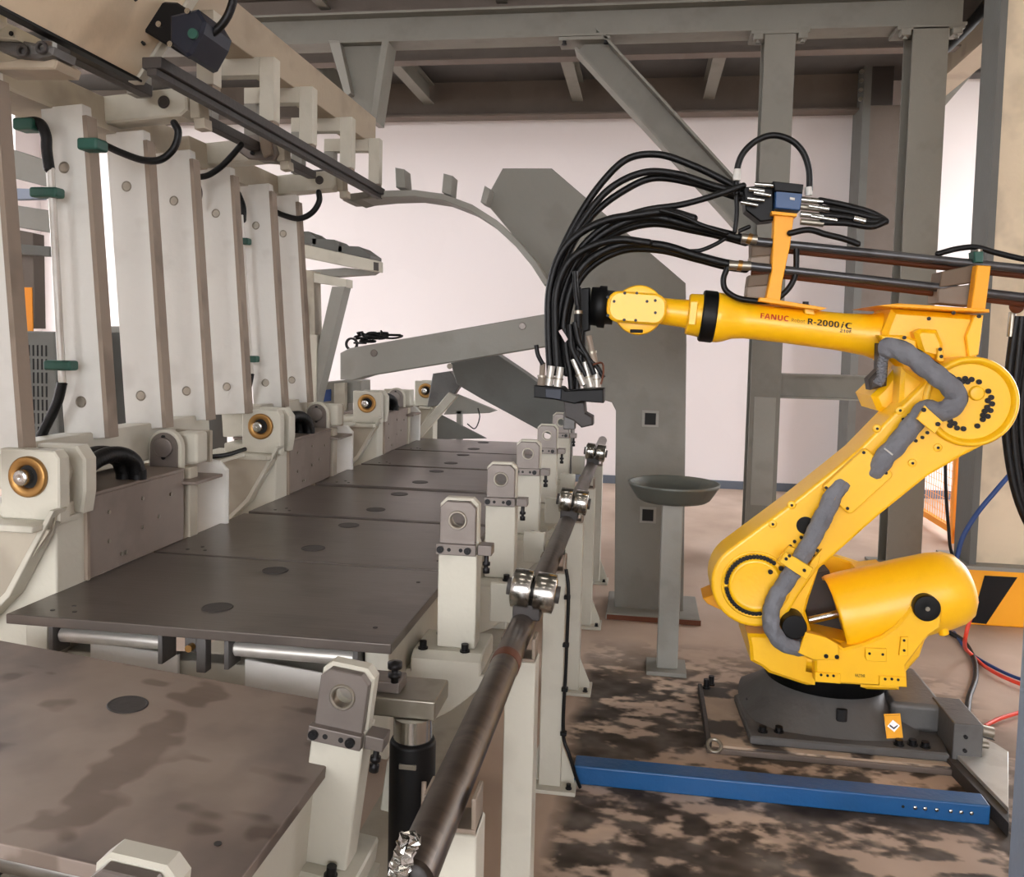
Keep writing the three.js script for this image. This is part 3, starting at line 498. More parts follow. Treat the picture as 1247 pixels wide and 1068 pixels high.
{
  const t = thing('clamp_block', 'bare spattered clamp block in the middle of the raised lids', 'block', [-1.605,2.262,-3.385]);
  part(t, 'body', prismZ([[-1.678,2.308],[-1.596,2.317],[-1.518,2.28],[-1.504,2.24],[-1.521,2.207],[-1.631,2.215],[-1.671,2.242]], -3.46, -3.38, 0.006), M.lug);
  part(t, 'jaw', prismZ([[-1.577,2.311],[-1.528,2.284],[-1.52,2.231],[-1.556,2.219],[-1.57,2.258]], -3.44, -3.36, 0.004), M.rawEdge);
  for (const [p, q] of [[300, 172], [306, 186], [325, 180]]) { const v = [-2.736,2.882,-3.36]; part(t, 'bolt', bolt(...at2(p, q), 0.008, 0.01), M.blackBolt); }
}
function at2(p, q) { const o = [-1.629,2.257,-3.36], u = [-1.594,2.256,-3.36], w = [-1.629,2.224,-3.36]; return [o[0] + (u[0] - o[0]) * (p - 300) / 10, o[1] + (w[1] - o[1]) * (q - 180) / 10, -3.375]; }

// ---------- overhead clamp: beam, yokes, rail ----------
single('overhead_beam', 'long beige box beam overhead sloping away above the clamp hooks', 'beam', [rbox(-1.56, -1.45, 2.51, 2.66, -4.5, -2.3, 0.004)], M.beige);
for (const [i, z] of [-2.6, -3.05, -3.42, -3.9, -4.32].entries()) {
  const lab = ['first', 'second', 'third', 'fourth', 'last'][i];
  const t = thing('clamp_hook', `cream square clamp hook below the overhead beam, ${lab} from the front`, 'hook', [-1.5, 2.275, z]);
  const d = 0.055;
  part(t, 'front_leg', rbox(-1.43, -1.372, 2.285, 2.515, z - d, z, 0.003), M.cream);
  part(t, 'cross_arm', rbox(-1.67, -1.43, 2.45, 2.515, z - d, z, 0.003), M.cream);
  part(t, 'rear_leg', rbox(-1.67, -1.615, 2.26, 2.45, z - d, z, 0.003), M.greySteel);
  part(t, 'foot', rbox(-1.427, -1.375, 2.274, 2.285, z - d, z, 0.002), M.rawEdge);
}
single('hook_rail', 'dark steel rail carried under the square clamp hooks', 'rail', [rbox(-1.43, -1.37, 2.242, 2.274, -4.42, -2.3, 0.003), rbox(-1.415, -1.385, 2.222, 2.242, -4.42, -2.3, 0.002)], M.darkSteel);
{
  // the nearest clamp beam, a slanted beige box at the top left
  const t = thing('clamp_beam', 'big beige slanted clamp beam at the top left corner', 'beam', [-1.6, 2.27, -1.8]);
  const prof = [[-1.52, 2.245], [-1.5, 2.238], [-1.22, 2.62], [-1.24, 2.65], [-1.54, 2.65]];
  part(t, 'beam', prismZ(prof, -2.38, -0.7, 0.004), M.tan);
  part(t, 'end_plate', prismZ([[-1.525, 2.232], [-1.496, 2.232], [-1.21, 2.625], [-1.24, 2.65]], -2.42, -2.38, 0.003), M.cream);
  part(t, 'seal_strip', rbox(-1.52, -1.49, 2.234, 2.243, -2.4, -1.6, 0.002), M.black);
  for (const [x, y, z] of [[-1.43, 2.35, -2.0], [-1.4, 2.395, -2.2], [-1.45, 2.32, -2.32]]) part(t, 'slot', new THREE.CylinderGeometry(0.008, 0.008, 0.006, 10).rotateZ(Math.PI / 2 + 0.55).translate(x + 0.012, y, z), M.hole);
  const v = thing('valve_block', 'dark navy hydraulic valve block on the slanted clamp beam', 'valve', [-1.341,2.349,-2.3]);
  part(v, 'body', prismZ([[-1.421,2.43],[-1.324,2.422],[-1.287,2.399],[-1.307,2.314],[-1.349,2.302],[-1.431,2.349],[-1.441,2.386]], -2.42, -2.3, 0.006), M.black);
  part(v, 'coil', prismZ([[-1.311,2.364],[-1.23,2.379],[-1.206,2.343],[-1.215,2.313],[-1.249,2.257],[-1.263,2.253],[-1.311,2.29]], -2.4, -2.24, 0.008), M.navy);
  for (const c of [[-1.253,2.369,-2.235],[-1.304,2.283,-2.235],[-1.337,2.337,-2.235]]) part(v, 'bolt', bolt(...c, 0.008, 0.006), M.chrome);
  part(v, 'plug', discZ(...[-1.236,2.308,-2.235], 0.014, 0.008), M.green);
  part(v, 'hose', tube([[-1.248,2.326,-2.3],[-1.209,2.338,-2.3],[-1.175,2.373,-2.3],[-1.155,2.421,-2.3],[-1.151,2.452,-2.3]], 0.012, 30, 10), M.rubber);
  const m = thing('mounting_lug', 'grey mounting lug below the slanted beam at the left edge', 'bracket', [-1.539,2.199,-2]);
  part(m, 'plate', prismZ([[-1.652,2.287],[-1.588,2.257],[-1.584,2.225],[-1.653,2.231]], -2.1, -2.0, 0.004), M.cream);
  part(m, 'hole', discZ(...[-1.597,2.239,-1.999], 0.006, 0.002), M.hole);
  part(m, 'clamp', [prismZ([[-1.669,2.234],[-1.595,2.232],[-1.545,2.222],[-1.499,2.213],[-1.504,2.193],[-1.545,2.186],[-1.6,2.191],[-1.67,2.214]], -2.12, -2.02, 0.008)], M.castGrey);
  for (const c of [[-1.578,2.201,-2.015],[-1.525,2.208,-2.015]]) part(m, 'bolt', [ring(c[0], c[1], -2.02, 0.008, 0.016, 0.012, 20)], M.darkSteel);
  part(m, 'arm', prismZ([[-1.695,2.187],[-1.531,2.203],[-1.508,2.186],[-1.517,2.166],[-1.695,2.17]], -2.15, -2.05, 0.004), M.beige);
}

// ---------- the far end of the line ----------
{
  const t = thing('end_frame', 'tall grey bent plate frame standing at the end of the clamp line', 'frame', [0, 0, -4.85]);
  part(t, 'side_plate', prismZ([[-.804,2.443],[-.532,2.441],[.208,1.827],[.224,1.496],[.258,.027],[-.118,.001],[-.144,1.128],[-.168,1.172],[-.213,1.184],[-.303,1.181],[-.377,1.392],[-.427,1.571],[-.533,1.795],[-.618,1.937],[-.722,2.062],[-.902,2.264]], -4.9, -4.75, 0.004), M.greyGreen);
  for (const q of [[.044,1.089,-4.75], [.048,.559,-4.75]]) { const o = part(t, 'square_opening', rbox(q[0] - 0.045, q[0] + 0.045, q[1] - 0.045, q[1] + 0.045, -4.752, -4.744, 0.002), M.greySteel); part(o, 'opening_hole', rbox(q[0] - 0.03, q[0] + 0.03, q[1] - 0.032, q[1] + 0.032, -4.745, -4.7425, 0.001), M.hole); }
  part(t, 'foot_plate', prismY([[-0.16, -4.62], [0.34, -4.62], [0.34, -5.05], [-0.16, -5.05]], 0, 0.035, 0.004), M.greySteel);
  part(t, 'red_edge', rbox(-0.155, 0.345, 0.003, 0.03, -4.626, -4.616, 0.001), M.rust);
}
{
  const t = thing('curved_guide', 'arched grey guide strip curving from the clamp hooks to the tall bent frame', 'guide', [-1.448,2.264,-4.4]);
  const p = [[-1.596,2.239],[-1.493,2.247],[-1.359,2.264],[-1.205,2.267],[-1.052,2.246],[-.899,2.191],[-.769,2.112],[-.652,2.004],[-.564,1.905],[-.494,1.798]], q = [[-1.595,2.213],[-1.492,2.217],[-1.359,2.23],[-1.204,2.234],[-1.051,2.212],[-.907,2.158],[-.781,2.079],[-.668,1.979],[-.585,1.884],[-.515,1.781]];
  part(t, 'strip', prismZ([...p, ...q.reverse()], -4.62, -4.4, 0.003), M.greySteel);
  const e = [[-1.605,2.239],[-1.457,2.255],[-1.439,2.23],[-1.537,2.205]], f = [[[-1.327,2.392],[-1.278,2.383],[-1.268,2.285],[-1.321,2.289]], [[-1.066,2.36],[-1.017,2.347],[-1.024,2.246],[-1.073,2.263]], [[-.846,2.296],[-.816,2.279],[-.836,2.199],[-.866,2.212]]];
  part(t, 'end_block', prismZ(e, -4.62, -4.38, 0.003), M.greyGreen);
  for (const g of f) part(t, 'tab', prismZ(g, -4.58, -4.45, 0.003), M.greySteel);
}
{
  const t = thing('pale_lever', 'pale grey box lever tilted up across the line below the arch', 'lever', [-1.648,1.334,-4.75]);
  part(t, 'beam', prismZ([[-1.709,1.404],[-1.656,1.433],[-.582,1.639],[-.425,1.668],[-.421,1.508],[-.555,1.464],[-1.547,1.278],[-1.629,1.252],[-1.707,1.254]], -4.9, -4.7, 0.005), M.greySteel);
  for (const c of [[-1.509,1.409,-4.695], [-.666,1.579,-4.695]]) part(t, 'pivot_bolt', [ring(c[0], c[1], -4.702, 0.014, 0.021, 0.008, 24), discZ(c[0], c[1], -4.7, 0.014, 0.004)], M.lug);
  const c = thing('cable_tangle', 'tangle of black cables lying on the pale lever', 'cable', [-1.544,1.478,-4.8]), o = [-1.544,1.483,-4.8], pts = [];
  for (let i = 0; i < 46; i++) pts.push([o[0] - 0.14 + 0.28 * rnd() * (0.4 + i / 80) + i * 0.001, o[1] - 0.02 + 0.06 * rnd() * Math.sin(i / 46 * 3.1) + (i / 46) * 0.03, -4.8 + (rnd() - 0.5) * 0.12]);
  part(c, 'cable', tube(pts, 0.006, 320, 6), M.rubber);
  part(c, 'wire', tube([[-1.628,1.528,-4.8],[-1.588,1.515,-4.8],[-1.539,1.497,-4.8]], 0.002, 10, 5), M.rubber);
  part(c, 'coil', ring(...[-1.672,1.456,-4.8], 0.026, 0.038, 0.02), M.rubber);
}
{
  const t = thing('dark_lever', 'dark grey lever sloping down over the far tables towards the hose gripper', 'lever', [-1.052,1.174,-6]);
  part(t, 'beam', prismZ([[-1.341,1.342],[-1.236,1.368],[-1.04,1.419],[-.806,1.271],[-.476,1.044],[-.469,.8],[-.699,.882],[-.914,.989],[-1.12,1.09],[-1.291,1.183]], -6.1, -5.9, 0.005), M.greyDark);
  part(t, 'support', prismZ([[-.562,.906],[-.481,.886],[-.457,.009],[-.538,.004]], -6.05, -5.95, 0.003), M.greyDark);
  part(t, 'tie_bar', prismZ([[-1.383,1.114],[-1.322,1.086],[-1.584,.779],[-1.64,.795]], -6.12, -6.05, 0.003), M.cream);
  part(t, 'hinge_block', prismZ([[-1.513,1.244],[-1.386,1.266],[-1.311,1.161],[-1.399,1.027],[-1.552,.997]], -6.2, -6.1, 0.004), M.castGrey);
  part(t, 'edge_rail', prismZ([[-1.235,1.388],[-1.144,1.426],[-.779,1.187],[-.789,1.139]], -6.35, -6.15, 0.003), M.greyGreen);
  part(t, 'pivot', [...bolt(...[-1.341,1.308,-5.9], 0.02, 0.01)], M.steel);
}
{
  const t = thing('tilt_plates', 'tilted grey plates of the last section behind the far tables', 'frame', [-.885,.574,-6.6]);
  part(t, 'plate', prismZ([[-1.825,.912],[-1.692,.956],[-1.2,.728],[-1.821,.69]], -6.64, -6.6, 0.003), M.greyDark);
  part(t, 'plate', prismZ([[-1.487,1.055],[-1.188,.945],[-1.154,.933],[-1.214,.911],[-1.592,.884]], -6.85, -6.8, 0.003), M.greySteel);
  part(t, 'strut', prismZ([[-1.484,.922],[-1.443,.923],[-1.423,-.083],[-1.485,-.086]], -6.86, -6.8, 0.002), M.greySteel);
  part(t, 'wire', tube([[-1.299,.952,-6.75],[-1.284,.88,-6.75],[-1.323,.786,-6.75],[-1.384,.823,-6.75]], 0.005, 24, 6), M.rubber);
}
// far feeding conveyor and its stand, behind the raised lids
{
  const t = thing('feed_conveyor', 'grey feeding conveyor with toothed plates behind the last raised rib', 'conveyor', [-2.048,1.974,-5.4]);
  part(t, 'side_beam', prismZ([[-2.319,2.089],[-2.206,2.09],[-1.711,1.988],[-1.71,1.92],[-1.826,1.934],[-2.318,2.025]], -5.5, -5.4, 0.004), M.cream);
  part(t, 'end_cap', prismZ([[-1.742,1.982],[-1.709,1.977],[-1.708,1.925],[-1.741,1.929]], -5.4, -5.39, 0.002), M.darkSteel);
  const g = [[[-2.405,2.188],[-2.23,2.189],[-2.172,2.151],[-2.171,2.101],[-2.405,2.122]], [[-2.203,2.145],[-2.051,2.135],[-1.993,2.091],[-1.992,2.053],[-2.202,2.084]], [[-2.022,2.097],[-1.882,2.092],[-1.8,2.037],[-1.8,2.015],[-2.022,2.052]]];
  for (const p of g) part(t, 'toothed_plate', prismZ(p, -5.75, -5.5, 0.003), M.greyDark);
  part(t, 'lower_beam', prismZ([[-2.345,1.934],[-2.008,1.96],[-1.79,1.94],[-1.824,1.918],[-2.007,1.905],[-2.333,1.879]], -5.7, -5.6, 0.003), M.greySteel);
  const s = thing('conveyor_stand', 'cream stand with a slanted leg carrying the feeding conveyor', 'stand', [-2,1.019,-5.3]);
  part(s, 'post', prismZ([[-2.18,1.922],[-2.109,1.912],[-2.094,1.503],[-2.171,1.512]], -5.42, -5.3, 0.003), M.creamWarm);
  part(s, 'top_arm', prismZ([[-2.108,1.902],[-1.889,1.863],[-1.888,1.811],[-2.108,1.839]], -5.42, -5.3, 0.003), M.cream);
  part(s, 'slanted_leg', prismZ([[-1.979,1.813],[-1.892,1.815],[-2.06,1.125],[-2.081,1.018],[-2.148,1.016],[-2.127,1.176]], -5.4, -5.28, 0.003), M.greySteel);
  part(s, 'lower_post', prismZ([[-2.177,1.512],[-2.067,1.504],[-2.073,1.02],[-2.085,-.116],[-2.164,-.121],[-2.173,1.016]], -5.36, -5.26, 0.003), M.cream);
  part(s, 'hose', tube([[-2.175,1.752,-5.25],[-2.147,1.69,-5.25],[-2.162,1.522,-5.25]], 0.014, 16, 8), M.rubber);
  const m = thing('drive_motor', 'grey drive unit with a blue label behind the pivot lug', 'motor', [-2.056,1.106,-5.6]);
  part(m, 'body', prismZ([[-2.197,1.18],[-1.953,1.21],[-1.884,1.201],[-1.882,1.056],[-2.196,1.023]], -5.8, -5.6, 0.006), M.greySteel);
  part(m, 'leg', prismZ([[-2.133,1.056],[-1.992,1.06],[-1.978,-.114],[-2.121,-.123]], -5.75, -5.65, 0.003), M.greySteel);
  part(m, 'label_plate', prismZ([[-2.195,1.124],[-2.096,1.139],[-2.095,1.06],[-2.194,1.046]], -5.6, -5.592, 0.001), M.darkBlue);
  part(m, 'side_frame', prismZ([[-2.038,1.184],[-1.963,1.192],[-1.961,1.005],[-2.036,.992]], -5.55, -5.5, 0.003), M.creamWarm);
}
// things seen through the gaps at the far left
{
  const t = thing('side_conveyor', 'grey conveyor beams seen through the gap left of the first ribs', 'conveyor', [-3.603,2.267,-4.6]);
  const a = [[[-3.92,2.525],[-3.705,2.551],[-3.442,2.469],[-3.444,2.323],[-3.921,2.434]], [[-3.924,2.268],[-3.688,2.224],[-3.445,2.191],[-3.447,2.064],[-3.926,2.133]]];
  for (const p of a) part(t, 'box_beam', prismZ(p, -4.75, -4.6, 0.004), M.greySteel);
  part(t, 'cross_beam', prismZ([[-3.838,2.307],[-3.42,2.296],[-3.421,2.241],[-3.839,2.232]], -4.55, -4.5, 0.003), M.bluegrey);
  part(t, 'lower_rail', prismZ([[-3.79,1.998],[-3.373,1.972],[-3.373,1.917],[-3.791,1.941]], -4.6, -4.5, 0.003), M.greyDark);
  part(t, 'leg', prismZ([[-3.687,2.083],[-3.591,2.064],[-3.587,1.503],[-3.674,1.502]], -4.75, -4.65, 0.003), M.brownSteel);
  part(t, 'leg', prismZ([[-3.671,1.745],[-3.595,1.746],[-3.589,1.406],[-3.664,1.404]], -4.648, -4.64, 0.002), M.orange);
  const c = thing('control_cabinet', 'grey control cabinet with vent slots behind the left ribs', 'cabinet', [-3.295,.868,-4.3]);
  part(c, 'body', prismZ([[-3.63,1.487],[-3.198,1.488],[-3.176,.782],[-3.642,.761]], -4.8, -4.3, 0.006), M.greyDark);
  const v = [-3.355,1.412,-4.295], w = [-3.221,.872,-4.295];
  for (let r = 0; r < 7; r++) for (let k = 0; k < 5; k++) part(c, 'vent_slot', rbox(v[0] + k * 0.026, v[0] + 0.008 + k * 0.026, v[1] - 0.06 - r * 0.075, v[1] - r * 0.075, -4.302, -4.296, 0.001), M.hole);
  const g = thing('machine_body', 'dark grey machine body seen in the slot between the second and third rib', 'machine', [-3.242,1.362,-5]);
  part(g, 'body', prismZ([[-3.422,1.492],[-2.744,1.527],[-2.743,-.129],[-3.365,-.171]], -5.4, -5, 0.006), M.greyDark);
  part(g, 'top_plate', prismZ([[-3.442,1.522],[-2.711,1.558],[-2.711,1.517],[-3.442,1.481]], -5.42, -4.98, 0.004), M.greySteel);
}
// tray stand on the floor before the frame
{
  const z = -3.96, t = thing('tray_stand', 'grey pedestal carrying a shallow dark metal dish', 'stand', [0.15, 0, z]);
  part(t, 'base_plate', rbox(0.055, 0.235, 0, 0.02, z - 0.09, z + 0.09, 0.003), M.greySteel);
  part(t, 'post', rbox(0.102, 0.196, 0.02, 0.79, z - 0.045, z + 0.045, 0.006, 2), M.greySteel);
  const d = part(t, 'dish', turned([0.152, 0.79, z], [0.152, 2, z], [[0, 0], [0, 0.15], [0.01, 0.165], [0.07, 0.205], [0.082, 0.207], [0.084, 0.2], [0.078, 0.196], [0.02, 0.155], [0.012, 0]], 48), std({ map: mottled([84, 86, 80], 16, 300, 0.4, [120, 110, 95], 2), roughness: 0.5, metalness: 0.4 }));
  part(d, 'grease', turned([0.13, 0.803, z], [0.13, 2, z], [[0, 0.1], [0.012, 0.06], [0.016, 0]], 24), M.castGrey);
}
// blue floor beam
{
  const t = thing('floor_beam', 'blue square steel tube lying on the floor in front of the robot', 'beam', [0.5, 0, -2.86]);
  part(t, 'tube', rbox(-0.19, 1.13, 0.0, 0.065, -2.925, -2.845, 0.006, 2), M.blue);
  for (let i = 0; i < 7; i++) { const x = [0.868, 0.905, 0.935, 0.97, 1.012, 1.043, 1.074][i]; part(t, i ? 'bolt' : 'bolt_hole', i ? [new THREE.SphereGeometry(0.007, 10, 6).scale(1, 1, 0.5).translate(x, 0.035, -2.845)] : discZ(x, 0.035, -2.8455, 0.005, 0.001, 12), i ? M.chrome : M.hole); }
}

// ---------- the robot ----------
const ZA = -3.3;                       // front face of its upper arm
const robot = thing('robot', 'large yellow industrial robot arm with grey cable sleeves on a dark cast base', 'robot', [0.73, 0, -3.56]);
{
  const c0 = [.763,.052,-3.56], cx = c0[0], zc = -3.56;
  // cast base
  const base = part(robot, 'base', [
    prismY([[cx - 0.33, zc + 0.36], [cx + 0.36, zc + 0.36], [cx + 0.38, zc + 0.2], [cx + 0.38, zc - 0.3], [cx - 0.1, zc - 0.3], [cx - 0.35, zc - 0.02]], 0.03, 0.062, 0.006),
    (() => { const g = new THREE.CylinderGeometry(0.232, 0.335, 0.125, 48, 6); const p = g.attributes.position; for (let i = 0; i < p.count; i++) { const y = p.getY(i) / 0.13 + 0.5, x = p.getX(i), z = p.getZ(i), k = 1 - y; const s = 0.86 + 0.14 * k, m = Math.max(Math.abs(x), Math.abs(z)) || 1, r = Math.hypot(x, z), q = 1 + (Math.min(1.25, r / m) - 1) * k * 0.55; p.setX(i, x * q * s); p.setZ(i, z * q * s * 0.95); } g.computeVertexNormals(); return g.translate(cx, 0.125, zc); })(),
    rbox(cx + 0.2, cx + 0.4, 0.062, 0.17, zc - 0.2, zc + 0.2, 0.02, 2),
  ], M.castGrey, 'dark grey cast base');
  part(base, 'slot', new THREE.CylinderGeometry(0.02, 0.02, 0.045, 16).scale(1, 1, 0.5).translate(cx + 0.01, 0.13, zc + 0.262), M.hole);
  for (const [x, z] of [[-0.28, 0.31], [-0.22, 0.3], [0.2, 0.32], [0.25, 0.31], [0.29, 0.32], [0.3, -0.25], [0.34, -0.24], [-0.3, 0.06]]) part(base, 'anchor_bolt', boltUp(cx + x, 0.062, zc + z, 0.014, 0.02), M.blackBolt);
  part(robot, 'turntable_ring', turned([cx, 0.18, zc], [cx, 1, zc], [[0, 0], [0, 0.235], [0.085, 0.235], [0.09, 0.228], [0.09, 0]], 56), M.black);
  const cb = part(robot, 'connector_box', rbox(cx + 0.37, cx + 0.47, 0.04, 0.175, zc + 0.12, zc + 0.36, 0.005), M.castGrey);
  for (const y of [0.08, 0.13]) part(cb, 'bolt', bolt(cx + 0.41, y, zc + 0.36, 0.007, 0.006), M.blackBolt);
  part(cb, 'fitting', [rod([cx + 0.47, 0.13, zc + 0.28], [cx + 0.53, 0.12, zc + 0.28], 0.02, 16), rod([cx + 0.47, 0.08, zc + 0.3], [cx + 0.51, 0.08, zc + 0.3], 0.012, 12)], M.steel);
  {
    const cv = document.createElement('canvas'); cv.width = 96; cv.height = 144; const g = cv.getContext('2d');
    g.fillStyle = '#f0a826'; g.fillRect(0, 0, 96, 144); g.fillStyle = '#c98a1a'; g.fillRect(6, 8, 84, 4); g.fillStyle = '#fff'; g.beginPath(); g.moveTo(48, 36); g.lineTo(86, 72); g.lineTo(48, 108); g.lineTo(10, 72); g.fill();
    g.fillStyle = '#222'; g.beginPath(); g.moveTo(26, 62); g.lineTo(48, 82); g.lineTo(74, 66); g.lineTo(72, 74); g.lineTo(48, 92); g.lineTo(24, 72); g.fill();
    const tx = new THREE.CanvasTexture(cv); tx.colorSpace = THREE.SRGBColorSpace;
    const q = [.947,.121,-3.262], geo = new THREE.BoxGeometry(0.064, 0.084, 0.003).rotateX(-0.3).rotateY(0.3).translate(q[0], q[1], q[2]); geo.userData.keepUV = true;
    part(base, 'warning_label', geo, std({ map: tx, roughness: 0.5 }), 'small yellow warning label with a white diamond');
  }
  // turning carriage
  const carr = part(robot, 'carriage', [
    prismZ([[.669,.256],[.991,.264],[.984,.347],[1.037,.434],[1.058,.464],[1.093,.494],[1.098,.558],[1.048,.6],[1.004,.585],[.969,.531],[.943,.492],[.893,.448],[.831,.416],[.763,.392],[.745,.403],[.709,.419],[.655,.43],[.629,.437],[.608,.358],[.663,.334]], -3.34, -3.27, 0.008),
    prismZ([[.425,.398],[.436,.35],[.442,.292],[.486,.272],[.512,.251],[.633,.219],[.688,.207],[.986,.223],[.979,.363],[.707,.406]], -3.78, -3.34, 0.012),
    turned([cx, 0.27, zc], [cx, 1, zc], [[0, 0], [0, 0.25], [0.05, 0.25], [0.06, 0.23], [0.12, 0.22], [0.12, 0]], 48),
  ], M.yellow);
  part(robot, 'rear_plate', prismZ([[.541,.186],[.626,.58],[.721,.662],[.788,.639],[.926,.602],[1.049,.607],[1.216,.446],[1.163,.236],[1.073,.11],[.646,.102]], -3.78, -3.7, 0.008), M.yellow);
  const fp = part(carr, 'front_plate', prismZ([[.621,.45],[.691,.437],[.739,.413],[.744,.355],[.655,.348],[.598,.371]], -3.27, -3.25, 0.003), M.yellow);
  for (const [x, y] of [[.697,.367],[.735,.367]]) part(fp, 'bolt', bolt(x, y, -3.251, 0.008, 0.004), M.blackBolt);
  part(carr, 'foot_strip', prismZ([[.663,.298],[.754,.299],[.755,.262],[.665,.263]], -3.272, -3.262, 0.002), M.yellow);
  part(carr, 'foot_strip', prismZ([[.889,.304],[.983,.306],[.985,.269],[.891,.267]], -3.272, -3.262, 0.002), M.yellow);
  part(carr, 'pad', prismZ([[.836,.404],[.91,.407],[.912,.358],[.844,.356],[.837,.368]], -3.272, -3.26, 0.002), M.yellow);
  part(carr, 'pad', prismZ([[.956,.454],[.982,.456],[.985,.385],[.954,.386]], -3.272, -3.26, 0.002), M.yellow);
  const dots = [[.685,.291],[.708,.29],[.729,.291],[.91,.294],[.933,.296],[.955,.295],[.851,.385],[.897,.385],[.968,.443],[.97,.406]];
  for (const [x, y] of dots) part(carr, 'bolt', bolt(x, y, -3.263, 0.005, 0.004), M.blackBolt);
  {
    const cv = document.createElement('canvas'); cv.width = 256; cv.height = 40; const g = cv.getContext('2d'); g.clearRect(0, 0, 256, 40); g.fillStyle = '#5a4410'; g.font = 'bold 30px monospace'; g.textAlign = 'center'; g.fillText('HAZTHR', 128, 30);
    const tx = new THREE.CanvasTexture(cv); tx.colorSpace = THREE.SRGBColorSpace; const l = [.782,.302,-3.268], r = [.866,.29,-3.268];
    const geo = new THREE.PlaneGeometry(r[0] - l[0], 0.02); geo.translate((l[0] + r[0]) / 2, (l[1] + r[1]) / 2, -3.2685); geo.userData.keepUV = true;
    part(carr, 'lettering', geo, std({ map: tx, transparent: true, alphaTest: 0.4, roughness: 0.6 }));
  }
  // cylinder recess behind, chrome rod, counterbalance tank
  part(robot, 'inner_cavity', prismZ([[.643,.534],[.671,.602],[.748,.623],[.853,.351],[.698,.339]], -3.6, -3.5, 0.004), M.darkSteel);
  part(robot, 'balance_rod', rod([.664,.445,-3.42], [.769,.478,-3.42], 0.016, 20), M.chrome);
  {
    const a = [.759,.471,-3.43], b = [1.247,.626,-3.43], L = Math.hypot(b[0] - a[0], b[1] - a[1]);
    const tank = part(robot, 'balance_tank', turned(a, b, [[0.02, 0], [0.02, 0.13], [0, 0.138], [0, 0.146], [0.01, 0.15], [0.06, 0.152], [L * 0.55, 0.15], [L - 0.12, 0.146], [L - 0.07, 0.138], [L - 0.035, 0.12], [L - 0.012, 0.085], [L, 0.04], [L + 0.001, 0]], 64), M.yellow);
    const p = [1.039,.568,-3.255];
    part(tank, 'trunnion_cap', turned([p[0], p[1], -3.3], [p[0], p[1], 0], [[0, 0], [0, 0.047], [0.046, 0.047], [0.05, 0.043], [0.05, 0.008], [0.047, 0.006], [0.047, 0]], 36), M.black);
    part(tank, 'cap_screw', bolt(p[0], p[1], -3.25, 0.008, 0.004), M.steel);
    part(tank, 'trunnion_boss', turned([p[0], p[1], -3.4], [p[0], p[1], 0], [[0, 0.075], [0.09, 0.075], [0.1, 0.066], [0.1, 0.03]], 36), M.yellow);
    part(tank, 'drain_boss', rod([1.111,.51,-3.35], [1.134,.449,-3.35], 0.024, 18, 0.018), M.yellow);
    part(tank, 'seam_plate', prismZ([[.852,.633],[.95,.652],[.952,.616],[.854,.593]], -3.62, -3.5, 0.004), M.yellow);
  }
  // upper arm
  const j2 = [.442,.603,-3.3], j3 = [1.16,1.318,-3.3], r2 = 0.163, r3 = 0.16;
  const arm = new THREE.Shape(), dx = j3[0] - j2[0], dy = j3[1] - j2[1], an = Math.atan2(dy, dx), len = Math.hypot(dx, dy);
  { // dog-bone outline in the arm's own frame, its waist narrower below
    const pt = (u, v) => [j2[0] + u * Math.cos(an) - v * Math.sin(an), j2[1] + u * Math.sin(an) + v * Math.cos(an)];
    const P = []; for (let i = 0; i <= 20; i++) { const a = R(88 + i * 184 / 20); P.push(pt(r2 * Math.cos(a), r2 * Math.sin(a))); }
    P.push(pt(0.09, -0.135), pt(0.2, -0.108), pt(len * 0.5, -0.1), pt(len * 0.72, -0.106), pt(len * 0.85, -0.13), pt(len * 0.94, -0.152));
    for (let i = 0; i <= 20; i++) { const a = R(-82 + i * 180 / 20); P.push(pt(len + r3 * Math.cos(a), r3 * Math.sin(a))); }
    P.push(pt(len * 0.8, 0.145), pt(len * 0.6, 0.128), pt(len * 0.3, 0.14));
    P.forEach(([x, y], i) => i ? arm.lineTo(x, y) : arm.moveTo(x, y));
    const up = part(robot, 'upper_arm', extrude(arm, 0.2, 0.012, 3).translate(0, 0, ZA - 0.2), M.yellow);
    const cov = [[.806,1.144],[.907,1.045],[.76,.889],[.66,.985]], cc = [0, 1].map((k) => cov.reduce((s, q) => s + q[k], 0) / 4);
    const cover = part(up, 'cover_plate', (() => { const w = Math.hypot(cov[1][0] - cov[2][0], cov[1][1] - cov[2][1]), h = Math.hypot(cov[0][0] - cov[1][0], cov[0][1] - cov[1][1]), g = extrude(rrect(-w / 2, w / 2, -h / 2, h / 2, 0.018), 0.036, 0.005, 2); return g.rotateZ(Math.atan2(cov[1][1] - cov[2][1], cov[1][0] - cov[2][0])).translate(cc[0], cc[1], ZA - 0.003); })(), M.yellow);
    for (const [x, y] of [[.798,1.123],[.878,1.052],[.751,.916],[.673,.988]]) part(cover, 'screw', bolt(x, y, ZA + 0.033, 0.006, 0.003), M.blackBolt);
    for (const [x, y] of [[.56,.912],[.495,.837],[.924,1.278],[.848,1.209],[.976,1.088],[1.06,1.148]]) { const b = part(up, 'screw_boss', turned([x, y, ZA - 0.004], [x, y, 0], [[0, 0.016], [0.006, 0.015], [0.008, 0.012], [0.008, 0]], 20), M.yellow); part(b, 'screw', bolt(x, y, ZA + 0.004, 0.005, 0.003), M.blackBolt); }
    const h = [.613,.838,-3.3]; part(up, 'cable_hole', [discZ(h[0], h[1], ZA - 0.001, 0.033, 0.002, 32)], M.hole);
    for (const [x, y] of [[.599,.793],[.576,.776],[.562,.757],[.659,.747],[.651,.725],[.641,.706],[.956,1.262],[.937,1.246],[.927,1.219],[1.021,1.201],[1.005,1.183],[.983,1.17]]) part(up, 'bolt', bolt(x, y, ZA, 0.0065, 0.006), M.blackBolt);
